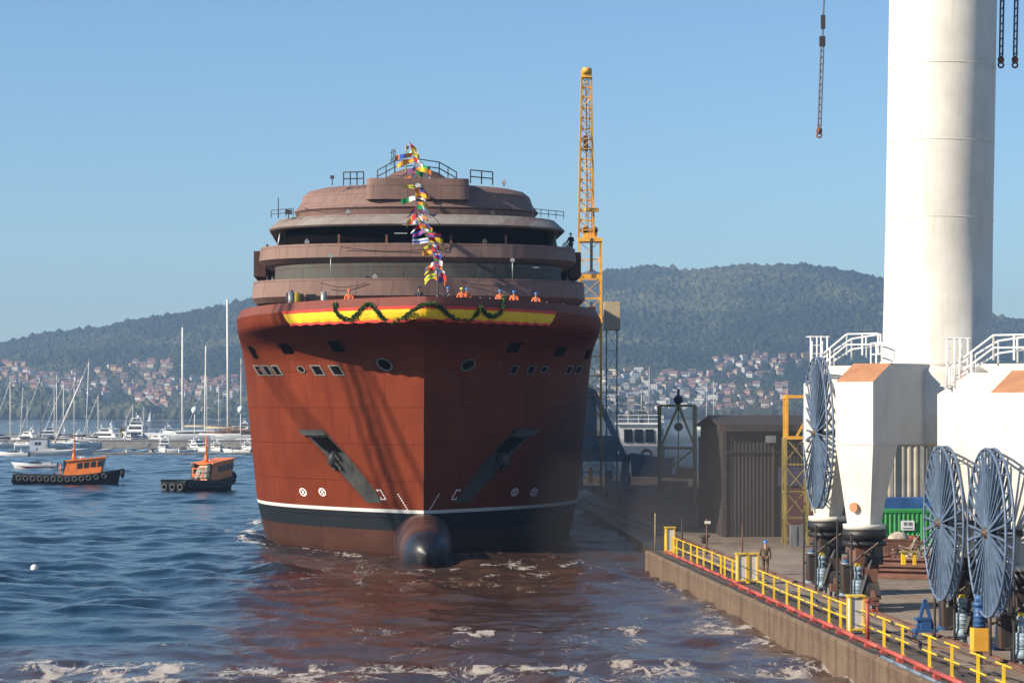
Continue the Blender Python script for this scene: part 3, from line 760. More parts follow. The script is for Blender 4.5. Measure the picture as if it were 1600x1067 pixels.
# lowest band to dome; (inset, z)
tier('deck_band', pinkst, 20.0, 12.9, 7.5, 100, [(1.0, 17.9), (.35, 18.35), (0, 18.75), (.12, 20.05)])
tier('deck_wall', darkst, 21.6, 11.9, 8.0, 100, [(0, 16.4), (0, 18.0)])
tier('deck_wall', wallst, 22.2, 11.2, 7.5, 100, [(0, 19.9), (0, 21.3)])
tier('deck_band', pinkst, 23.6, 12.5, 7.5, 100, [(1.0, 21.15), (.4, 21.5), (0, 21.85), (.1, 22.9)])
tier('deck_wall', shade_fill_m, 28.0, 10.6, 6.5, 100, [(0, 22.8), (0, 24.5)])  # near-black wall: the open deck's shade put into its colour
tier('deck_band', greyst, 27.0, 11.9, 8.0, 98, [(1.3, 24.52), (.1, 24.50), (0, 24.62), (.15, 24.8), (.75, 25.42)])
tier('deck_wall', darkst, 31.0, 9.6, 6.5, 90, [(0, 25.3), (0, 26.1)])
tier('deck_band', pinkst, 31.0, 9.95, 6.5, 85, [(1.0, 25.7), (.25, 26.0), (0, 26.3), (.45, 26.9)], pw=2.0)
tier('bridge_front', pinkst, 31.6, 9.5, 6.0, 80, [(0, 26.85), (.25, 27.6), (.7, 28.0), (1.5, 28.25)], pw=2.0)
tier('bridge_screen', pinkst, 31.2, 4.1, 1.0, 55, [(0, 26.88), (.05, 28.55)], pw=5)
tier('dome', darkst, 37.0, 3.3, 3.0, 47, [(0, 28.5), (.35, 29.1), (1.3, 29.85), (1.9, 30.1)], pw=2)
# side wings of the third deck and hanging bits under it
for s in (-1, 1):
    b = MB(SO); b.prism([W(31.5, s * 12.0, 20.75), W(31.5, s * 12.95, 20.75), W(31.5, s * 12.95, 22.75), W(31.5, s * 12.0, 22.75)], AX * 9); b.build('deck_wing', M['redrust'] if 0 else pinkst, ship)
    b = MB(SO)
    for k in range(6): b.tube(W(32 + k * 1.2, s * 11.9, 19.9), W(32 + k * 1.2, s * 11.9, 21.4), .07); b.tube(W(33 + k * 1.1, s * 11.2, 22.8), W(33 + k * 1.1, s * 10.9, 24.4), .07)
    for z in (20.3, 20.7, 23.3): b.tube(W(31.5, s * 11.9, z), W(40, s * 11.9, z), .03)
    b.build('deck_scaffold', M['pipegrey'], ship)
# pillars inside the dark open deck
for wv in (-6.2, -2.5, 2.5, 6.8):
    b = MB(SO); b.box(W(27.6 + abs(wv) * .12, wv, 23.35), (.18, .18, 1.0)); b.build('pillar', M['redrust'], ship)
def rail(name, pts, h=1.0, r=.03, mat=None, parent=None, org=None, step=1.6, mids=(.5,)):
    b = MB(org if org is not None else (0, 0, 0)); pts = [Vector(p) for p in pts]; up = Vector((0, 0, 1))
    for a, c in zip(pts[:-1], pts[1:]):
        n = max(1, round((c - a).length / step))
        for k in range(n + 1): q = a.lerp(c, k / n); b.tube(q, q + up * h, r, n=6)
        for hh in (1.0,) + tuple(mids): b.tube(a + up * h * hh, c + up * h * hh, r, n=6)
    return b.build(name, mat, parent)
dkrail = M['dark']
rail('deck_railing', [W(33, -5.9, 28.1), W(32.6, -4.3, 28.1)], 1.05, .05, dkrail, ship, SO, .5); rail('deck_railing', [W(32.6, 4.2, 28.3), W(33.2, 6.0, 28.2)], 1.05, .05, dkrail, ship, SO, .8)
rail('deck_railing', [W(39, -3.2, 28.9), W(36, -1.8, 29.4), W(35.5, 0, 29.5), W(36, 1.8, 29.3), W(39, 3.3, 28.8)], 1.0, .045, dkrail, ship, SO, 1.6)
rail('deck_railing', [W(32, -11.6, 25.4), W(30, -9.8, 25.4)], .6, .03, dkrail, ship, SO, 1); rail('deck_railing', [W(32, 11.6, 25.4), W(29.3, 9.0, 25.4)], .6, .03, dkrail, ship, SO, 1)
rail('deck_railing', [W(32.5, 12.0, 22.8), W(38, 12.0, 22.8)], 1.0, .03, dkrail, ship, SO, 1)
rail('deck_railing', [W(33, -12.0, 22.8), W(38, -12.0, 22.8)], .6, .03, dkrail, ship, SO, 1)
def lampost(name, u, w_, z, h, mat=M['pipegrey']):
    b = MB(SO); b.tube(W(u, w_, z), W(u, w_, z + h), .035); b.box(W(u, w_, z + h - .15), (.3, .2, .25)); b.build(name, mat, ship)
lampost('floodlight', 21.4, -6.7, 20.0, 1.9); lampost('floodlight', 20.9, 6.9, 19.9, 1.7); lampost('floodlight', 33, -6.8, 28.1, .8, dkrail)
b = MB(SO); b.tube(W(31, -11.0, 25.3), W(31, -11.0, 26.9), .04); b.box(W(31, -10.2, 25.8), (.5, .3, .35)); b.tube(W(31, -10.2, 25.3), W(31, -10.2, 25.7), .04); b.build('whip_aerial', dkrail, ship)
for wv, zz, uu_ in ((-.8, 24.55, 27.2), (-1.4, 23.9, 27.5), (8.6, 21.1, 24.5), (3.4, 21.0, 23.2)):
    b = MB(SO); b.box(W(uu_ - .1, wv, zz), (1.0, .12, .08)); b.build('strip_light', M['pipegrey'], ship)
for k, (u_, w_, z_) in enumerate(((22, -3.4, 19.9), (22, 2.2, 19.9), (26, -8.6, 22.8), (25, 5.0, 22.8), (28.5, -5.5, 25.3), (29, 5.8, 25.3), (33, 6.9, 28.1))):
    b = MB(SO); b.tube(W(u_, w_, z_), W(u_, w_, z_ + .55), .05); b.box(W(u_, w_, z_ + .3), (.35, .3, .25)); b.build('deck_fitting', M['dark'] if k % 2 else M['pipegrey'], ship)
for k, (w0, w1, u_, z_) in enumerate(((-7.5, -4.0, 20.4, 19.7), (3.0, 8.6, 20.3, 19.8), (-6, 2, 24.0, 22.6), (-9, -5, 30.6, 26.1))):
    b = MB(SO); b.path([W(u_ + .08 * abs(w0 + (w1 - w0) * q / 8) - .5, w0 + (w1 - w0) * q / 8, z_ - .35 * math.sin(math.pi * q / 8)) for q in range(9)], .025, 5); b.build('hanging_cable', M['rubber'], ship)
# foremast on the bow and mast for the flag line
b = MB(SO); b.tube(W(3.0, .9, 16.6), W(3.0, .8, 19.6), .05); b.build('jackstaff', dkrail, ship)
b = MB(SO); b.tube(W(35, -.9, 28.0), W(35, -.9, 31.6), .05); b.build('flagstaff', M['olive'], ship)
b = MB(SO)
for wv in (-2.4, -2.1, -1.8): b.tube(W(36, wv * .5 -.9, 30), W(36, wv * .5 - .85, 31.3), .025)
for k in range(5): b.bar(W(36, -2.2 + .15 * (k % 3), 30.4 + .2 * k), W(36, -1.8 + .1 * (k % 2), 30.55 + .2 * k), .05)
b.build('aerial_tree', dkrail, ship)
# pile of bagged gear behind the bulwark on the left
b = MB(SO)
for k, (h, m_) in enumerate(((1.25, 0), (1.1, 0), (1.5, 0), (1.0, 0), (1.2, 0), (1.15, 0))):
    b.tube(W(12.2, -9.6 + k * .16, 17.6), W(12.2, -9.6 + k * .16, 17.6 + h * .75), .08)
b.box(W(11.6, -7.9, 17.9), (.7, .5, 1.0)); b.box(W(12, -8.7, 17.9), (.5, .5, 1.1)); b.build('winch_gear', M['dark'], ship)
for wv in (-9.3, -7.0):
    b = MB(SO); b.tube(W(11.0, wv, 17.3), W(11.0, wv, 18.55), .22, n=12); b.build('roller', M['pipegrey'], ship)
b = MB(SO); b.tube(W(11.0, -8.9, 17.3), W(11.0, -8.9, 18.5), .2, n=12); b.build('roller', M['yellow'], ship)
# small stays of the banner over the bulwark
b = MB(SO)
for wv in (1.2, 4.2, 4.9, 5.4, 6.6, 8.0, 9.2, 10.6):
    u = 0.35
    while hull_w(u, 17.75) < wv: u += .1
    b.tube(W(u + .3, wv - .5, 17.85), W(u - .12, wv + .25, 17.1), .02, n=5)
b.build('banner_ties', M['shirt'], ship)
# ---- banner: red, yellow, red cloth along the bow
def u_at(x, z, side):
    best = (1e9, 0)
    for u in np.arange(0, 24, .05):
        ww = hull_w(u, max(z, 16.35)); p = W(u, side * ww, z); e_ = abs(800 + p.x / p.y * F - x)
        if ww > 0 and e_ < best[0]: best = (e_, u)
    return best[1]
def banner():
    cr = pbr('banner_red', (.62, .045, .03), .8, var=.1, scale=2); cy = pbr('banner_yellow', (.80, .52, .012), .8, var=.08, scale=2)
    b = MB(SO); zr = [(17.12, 0), (17.0, 0), (16.92, 0), (16.70, 1), (16.45, 1), (16.28, 1), (16.12, 0)]
    def half(side, umax_top, umax_bot):
        rows = []
        for z, c in zr:
            f = (z - 16.12) / 1.0; um = umax_top * f + umax_bot * (1 - f); row = []
            for i in range(61):
                t = i / 60; zz = z; s_ = t ** 1.3
                u = s_ * um
                u0 = lerp(U0, min(z, 17.08)); un = max(u, u0)
                fold = .05 * math.sin(i * 1.1 + z * 2) * (1 - f) ** .5
                scal = -.08 * math.sin(i * .5) ** 2 * (1 - f)
                un = u0 + (s_ * (um - u0)); ww = hull_w(un, max(z, 16.35)) + .12 + fold
                row.append(W(un - .10, side * (ww if i else 0), z + scal))
            rows.append(row)
        for k in range(len(rows) - 1):
            b.m = zr[k + 1][1]; b.grid([rows[k], rows[k + 1]])
    half(-1, u_at(443, 17.1, -1), u_at(456, 16.2, -1)); half(1, u_at(867, 17.1, 1), u_at(857, 16.2, 1))
    o = b.build('flag_banner', [cr, cy]); o.location = SO
    tag(o, 'long red and yellow striped cloth hung around the bulwark of the bow', 'banner')
banner()
# ---- leaf garland
def garland():
    pts = [(524, 475), (525, 486), (532, 495), (545, 500), (556, 494), (566, 481), (578, 474), (588, 484), (598, 498), (612, 502), (630, 498), (645, 486), (660, 476), (680, 475), (690, 481), (702, 494), (722, 501), (738, 499), (748, 486), (752, 481), (758, 491), (770, 496), (782, 490), (787, 478), (787, 462)]
    P3 = []
    for i in range(len(pts) - 1):
        for k in range(6):
            t = k / 6; x = pts[i][0] * (1 - t) + pts[i + 1][0] * t; y = pts[i][1] * (1 - t) + pts[i + 1][1] * t
            side = -1 if x < 657 else 1
            q = onhull(x, y, side, .0, (0, 16)) if abs(x - 657) > 12 else None
            if q is None or q[0].z > 17.75 or q[1] > 12:
                Yq = 160.0 if abs(x - 657) < 14 else 160 + abs(x - 657) / 85 * 2.6
                p = P(x, y, Yq - .25)
            else: p = q[0].copy()
            u = (p - SO).dot(AX); P3.append(p)
    # smooth
    for _ in range(4): P3 = [P3[0]] + [(P3[i - 1] + P3[i] * 2 + P3[i + 1]) / 4 for i in range(1, len(P3) - 1)] + [P3[-1]]
    b = MB(SO); r_ = random.Random(3)
    for i, p in enumerate(P3):
        n = Vector((0, -1, .1))
        for k in range(26):
            d = Vector((r_.gauss(0, 1), r_.gauss(0, 1), r_.gauss(0, 1))).normalized(); c = p - Vector((0, .28, 0)) + d * r_.uniform(.04, .17)
            a = d.cross(Vector((r_.random(), r_.random(), r_.random()))).normalized() * .055; e = d * .11
            b.add([c - a, c + e, c + a, c - e], [(0, 1, 2, 3)])
    o = b.build('garland', M['foliage_d']); o.location = SO
    tag(o, 'green leafy garland looped over the striped cloth on the bow', 'garland')
garland()
# ---- string of signal flags
def flagline():
    e = empty('flag_line', W(3, .9, 17), 'string of colourful signal flags from the top mast down to the bow', 'flag string')
    org = e.location.copy()
    knots = [(640, 222, 195), (650, 262, 193), (648, 300, 190), (654, 345, 184), (668, 368, 178), (678, 400, 172), (680, 434, 164)]
    pts = [P(*k) for k in knots]
    fine = []
    for a, c in zip(pts[:-1], pts[1:]):
        for k in range(14): fine.append(a.lerp(c, k / 14))
    b = MB(org); b.path(fine + [pts[-1]], .025, 5); b.build('rope', M['rope'], e)
    cols = dict(r=(.60, .03, .03), b=(.03, .08, .40), y=(.80, .55, .02), w=(.72, .72, .72), g=(.02, .28, .08), o=(.80, .22, .02))
    cm = {k: pbr('flag_' + k, v, .85, var=.05, scale=3) for k, v in cols.items()}
    r_ = random.Random(21)
    combos = ['ry', 'bw', 'yb', 'wr', 'gy', 'ob', 'rw', 'yo', 'bo', 'wg', 'rb', 'oy', 'gw', 'br', 'wo']
    for i in range(66):
        s_ = (i + .5) / 66; k = int(s_ * (len(fine) - 1)); p = fine[k]; ca, cb = combos[i % 15]
        up = s_ < .16 or (.2 < s_ < .55)
        L_ = r_.uniform(.7, 1.35) if s_ < .75 else r_.uniform(.6, .85); h_ = .35
        d = Vector((r_.choice((-1, 1, 1) if s_ > .2 else (-1, 1, 1, 1)) * r_.uniform(.5, 1), r_.uniform(-.5, .5), r_.uniform(-.9, .15) if s_ < .7 else r_.uniform(-.35, .1))).normalized()
        dn = Vector((r_.uniform(-.2, .2), r_.uniform(-.3, .3), -1)).normalized(); nr = d.cross(dn).normalized(); b = MB(org); rows = []
        ph = r_.random() * 6
        for a in range(9):
            t = a / 8; off = nr * (.16 * math.sin(ph + t * 6.5) * (.3 + t)) + Vector((0, 0, -.25 * t * t))
            rows.append([p + d * L_ * t + off + dn * h_ * (q - (.15 * t if q == 0 else -.0) - (t * .22 if q == 3 else 0) * 0) / 1 for q in (0, .33, .67, 1)])
        tri = r_.random() < .3
        if tri:
            for a in range(9):
                mid = (rows[a][0] + rows[a][3]) / 2; rows[a] = [mid + (q - mid) * (1 - a / 8 * .9) for q in rows[a]]
        for a in range(8):
            for q in range(3):
                st = (a < 4) if i % 3 == 0 else (q == 1) if i % 3 == 1 else ((a // 3) % 2 == 0)
                b.m = 0 if st else 1; b.smooth = True
                b.add([rows[a][q], rows[a + 1][q], rows[a + 1][q + 1], rows[a][q + 1]], [(0, 1, 2, 3)])
        b.build('flag', [cm[ca], cm[cb]], e)
flagline()
# ================================================================== QUAY AND YARD
QZ = 1.4
RAILX = lambda Y: 20.1 - .0698 * Y           # line of the yellow railing
QD = Vector((-.0696, .9976, 0)); QR = Vector((.9976, .0696, 0)); QRZ = math.atan2(.0696, .9976) # turn of the quay
def Q(Y, off=0, z=QZ): return Vector((RAILX(Y) + off, Y, z))
def concrete(name, col, stain, streak):
    m, t, b, L = nodemat(name); ge = N(t, 'NewGeometry')
    n1 = N(t, 'TexNoise', i_Scale=.35, i_Detail=8.0, i_Roughness=.65); L(ge.outputs['Position'], n1.inputs['Vector'])
    c = ramp(t, [(.3, tuple(x * .75 for x in col)), (.7, tuple(x * 1.15 for x in col))], n1.outputs[0]).outputs[0]
    mp = N(t, 'Mapping'); mp.inputs['Scale'].default_value = streak; L(ge.outputs['Position'], mp.inputs[0])
    n2 = N(t, 'TexNoise', i_Scale=1.0, i_Detail=7.0, i_Roughness=.75); L(mp.outputs[0], n2.inputs['Vector'])
    c = mixc(t, c, stain, ramp(t, [(.45, (0, 0, 0)), (.68, (.75, .75, .75))], n2.outputs[0]).outputs[0])
    n4 = N(t, 'TexNoise', i_Scale=6.0, i_Detail=6.0, i_Roughness=.8); L(ge.outputs['Position'], n4.inputs['Vector'])
    c = mixc(t, c, ramp(t, [(.3, (.7, .7, .7)), (.7, (1.15, 1.15, 1.15))], n4.outputs[0]).outputs[0], 1.0, 'MULTIPLY')
    L(c, b.inputs['Base Color']); b.inputs['Roughness'].default_value = .85; b.inputs['Specular IOR Level'].default_value = .25
    bp = N(t, 'Bump', i_Strength=.4, i_Distance=.04); L(n4.outputs[0], bp.inputs['Height']); L(bp.outputs[0], b.inputs['Normal']); return m
yard_m = concrete('yard_concrete', (.30, .24, .18), (.15, .11, .085), (.5, .12, 1)); wall_m = concrete('quay_wall_concrete', (.17, .12, .08), (.055, .035, .025), (1.3, 1.3, .12))
apron_m = concrete('oily_quay_edge', (.13, .105, .09), (.05, .04, .035), (1.2, .3, 1))
def sheet(name, pts, z, mat, kind='structure'):
    b = MB(); b.poly([(x, y, z) for x, y in pts]); o = b.build(name, mat); o['kind'] = kind; return o
Y1 = 322
b = MB(); ys = list(np.arange(30, Y1 + 1, 4.0)) 
ys = [y for y in ys if y <= 150] + [152.0]
top = [(RAILX(y) - 1.05, y, QZ) for y in ys]
SL = lambda Y: float(np.interp(Y, [152, 166, 226, 300, 330], [10.3, 9.7, 7.5, 4.8, 4.0]))
ys2 = [152.02] + list(np.arange(160, Y1 + 1, 6.0)); inner = [(SL(y) + 2.2, y, QZ) for y in ys2]
b.poly([(x, y, z) for x, y, z in top] + [(x, y, z) for x, y, z in inner] + [(160, ys2[-1], QZ), (160, 30, QZ)]); b.m = 1
rows = []
rj = random.Random(4); jit = [rj.uniform(-.03, .03) for _ in top]
for z, o_ in ((QZ, 0), (QZ - .12, -.06), (.9, -.03), (.3, -.05), (-2.5, -.1)):
    rows.append([(x + o_ + jit[i], y, z) for i, (x, y, _) in enumerate(top)])
b.grid(rows, smooth=False)
xe = top[-1][0] - .05; b.poly([(xe, 152, QZ), (xe, 152, -2.5), (13, 152, -2.5), (13, 152, QZ)])
b.poly([(inner[-1][0], ys2[-1], QZ), (inner[-1][0], ys2[-1], -2.5), (160, ys2[-1], -2.5), (160, ys2[-1], QZ)])
o = b.build('quay', [yard_m, wall_m]); o['kind'] = 'structure'
b = MB(); b.grid([[(SL(y), y, -2.5) for y in ys2], [(SL(y), y, .7) for y in ys2], [(SL(y) + .5, y, .72) for y in ys2], [(SL(y) + 2.2, y, QZ - .004) for y in ys2]], smooth=False)
wet = concrete('wet_slip_concrete', (.07, .055, .045), (.025, .02, .018), (.6, .2, 1)); wet.node_tree.nodes['Principled BSDF'].inputs['Roughness'].default_value = .25
o = b.build('slipway', wet); o['kind'] = 'structure'
b = MB(); b.poly([(RAILX(30) - .95, 30, QZ + .005), (RAILX(30) + 1.0, 30, QZ + .005), (RAILX(152) + 1.0, 152, QZ + .005), (RAILX(152) - .95, 152, QZ + .005)]); o = b.build('quay_edge_strip', apron_m); o['kind'] = 'structure'
# stained patches of paint on the wall face
# crane rails
for off in (3.1 - 0, 3.1 + 9.0, 14.5, 16.0):
    b = MB(); b.bar(Q(60, off, QZ + .03), Q(318, off, QZ + .03), .16, .08); o = b.build('crane_rail', M['redrust']); tag(o, 'rusty steel rail set in the yard, %s' % {3.1: 'under the waterside crane legs', 12.1: 'under the landside crane legs', 14.5: 'left one of the pair by the scrap', 16.0: 'right one of the pair by the scrap'}[round(off, 1)], 'rail', 'steel rails along the yard')
# ---- yellow railing: each post a part, rails parts
def railing():
    e = empty('yellow_railing', Q(110), 'long yellow pipe railing with chain bays along the quay edge', 'railing'); org = e.location.copy()
    posts = []
    Yp = 72.5
    xs = [1057, 1067, 1079, 1089, 1099, 1112, 1126, 1132, 1144, 1192, 1209, 1229, 1248, 1268, 1295, 1313, 1355, 1381, 1410, 1452, 1487, 1528, 1568]
    Ys_ = [F / ((x - 536) / 20.1) for x in xs] + [151, 149.5, 147.5]
    r_ = random.Random(2)
    for y in Ys_:
        b = MB(org); p = Q(y); w_ = .06
        b.box(p + Vector((0, 0, .55)), (.10, .07, 1.1), -0.07); b.box(p + Vector((0, 0, .01)), (.22, .22, .02)); b.build('post', M['yellow'], e)
        if 0: pass
    for y in Ys_[:23]:
        h = min(1.35, y * .012)
        for z in (1.06, .52):
            b = MB(org); b.tube(Q(y - h, 0, QZ + z), Q(y + h, 0, QZ + z), .032, n=6); b.build('handrail', M['yellow'], e)
    ys2 = sorted(Ys_[:23])
    for a, c in zip(ys2[:-1], ys2[1:]):
        for z in (1.04, .5):
            b = MB(org); pts = [Q(a + (c - a) * t, .02, QZ + z - .10 * 4 * t * (1 - t)) for t in np.linspace(0, 1, 7)]
            b.path(pts, .018, 5); b.build('chain', M['dark'], e)
railing()
def cabinet(Y, w_, lab, off=.3, h=1.25, n=1):
    e = empty('quay_cabinet', Q(Y, off), lab, 'cabinet', 'yellow and white cabinets on the quay railing', QRZ)
    for k in range(n):
        xx = k * (w_ + .12)
        b = MB(); b.box((xx, 0, h / 2 + .1), (w_, .5, h), 0); b.build('housing', M['white'], e, .02)
        b = MB()
        for sx in (-1, 1):
            for sy in (-1, 1): b.box((xx + sx * (w_ / 2 + .02), sy * .27, h / 2 + .1), (.07, .07, h + .1))
        b.box((xx, 0, h + .2), (w_ + .2, .66, .06)); b.box((xx, -.27, .2), (w_, .05, .07)); b.build('frame', M['yellow'], e)
        b = MB()
        for q in range(5): b.box((xx + w_ / 2 + .03, 0, .35 + q * .2), (.06, .34, .10))
        b.build('sockets', M['grey'], e)
cabinet(122.6, .42, 'pair of white quay cabinets in a yellow frame near the walking man', .1, 1.35, 2)
cabinet(95.3, .5, 'yellow framed white cabinet beside the red post in front of the crane wheels', .1, 1.3)
cabinet(148.0, .45, 'yellow cabinet at the far corner end of the quay railing', -.1, 1.45)
# red pipe on brackets, blue hose, red post, thin poles
b = MB(Q(110)); b.path([Q(y, -.62 + .02 * math.sin(y), QZ + .20) for y in np.arange(60, 122, 4)], .085, 10); o = b.build('red_pipe', M['red']); o.location = Q(110)
tag(o, 'long red pipe running along the quay edge in front of the railing', 'pipe')
b = MB(Q(130)); b.path([Q(y, -.35 + .03 * math.sin(y), QZ + .16) for y in np.arange(121, 150, 3)], .08, 10); o = b.build('red_pipe', M['red']); o.location = Q(130)
tag(o, 'red pipe on the far end of the quay edge nearest the ship', 'pipe')
NB = ['first', 'second', 'third', 'fourth', 'fifth', 'sixth', 'seventh', 'eighth', 'ninth', 'tenth']
BR = [NB[k] + ' from the near end' for k in range(10)] + [NB[k] + ' from the far end' for k in range(9, -1, -1)]
for y in np.arange(74, 121, 2.6):
    b = MB(); b.box((0, 0, .06), (.22, .3, .22)); b.box((-.18, 0, -.10), (.10, .22, .28)); o = b.build('pipe_bracket', M['red']); o.location = Q(y, -.66); o.rotation_euler[2] = QRZ
    tag(o, 'small red bracket under the quay pipe, ' + BR[int((y - 74) / 2.6 + .5)], 'bracket', 'red brackets under the quay pipe')
b = MB(Q(76)); b.path([Q(y, -.95, QZ + .05 - .0 * y) for y in np.arange(60, 88, 2)], .06, 8); o = b.build('blue_hose', M['blueg']); o.location = Q(76); tag(o, 'blue pipe below the red one at the near end of the quay', 'pipe')
b = MB(Q(90)); b.path([Q(y, -.85 + .08 * math.sin(y * .9), QZ + .06) for y in np.arange(86, 150, 1.5)], .045, 6); o = b.build('black_hose', M['rubber']); o.location = Q(90); tag(o, 'black hose lying along the quay edge under the red pipe', 'hose')
def cablegroup(k, off, y0, y1, amp, ph, col, lab):
    b = MB(Q(y0)); b.path([Q(y, off + amp * math.sin(y * .35 + ph) + amp * .5 * math.sin(y * .9 + ph), QZ + .04) for y in np.arange(y0, y1, 1.0)], .035, 6); o = b.build('cable', col); o.location = Q(y0); tag(o, lab, 'cable')
cablegroup(0, 1.4, 76, 118, .35, 0, M['rubber'], 'black cable snaking on the ground just behind the railing')
cablegroup(1, .7, 80, 145, .2, 2, M['dark'], 'dark cable lying close behind the railing posts')
cablegroup(2, 2.2, 78, 104, .4, 4, M['redrust'], 'brown cable lying between railing and near crane wheels')
b = MB(); b.tube((0, 0, 0), (0, 0, 1.5), .075, n=10); b.tube((0, 0, 1.2), (.35, 0, 1.2), .05); b.torus((.35, 0, 1.2), .12, .02, M=Matrix.Rotation(R(90), 3, 'Y')); b.box((0, 0, .03), (.3, .3, .06)); b.tube((0, 0, 1.5), (0, 0, 1.62), .1, n=8)
o = b.build('hydrant_post', M['red']); o.location = Q(92.0, -.15); tag(o, 'upright red hydrant pipe standing at the railing by the near cabinet', 'hydrant')
def pole(Y, off, h, m, lab, sign=None):
    e = empty('thin_pole', Q(Y, off), lab, 'pole', 'thin poles on the far quay'); b = MB(); b.tube((0, 0, 0), (0, 0, h), .045, n=8); b.build('shaft', m, e)
    if sign: b = MB(); b.box(sign[0], sign[1]); b.build('plate', sign[2], e)
pole(151.5, -.55, 2.35, M['olive'], 'tall pale pole at the far corner of the quay railing')
pole(147, 2.0, 2.2, M['redrust'], 'rusty pole with small white lamp behind the railing', ((.05, -.05, 2.0), (.35, .2, .16), M['white']))
pole(146, 4.0, 2.0, M['redrust'], 'plain rusty pole standing farthest from the railing end')
pole(152, 1.2, 2.1, M['dark'], 'dark thin pole just behind the far cabinet')
pole(124, .35, .95, M['pipegrey'], 'low pole with a white sign plate at the railing', ((0, -.04, .95), (.42, .04, .42), M['white_clean']))
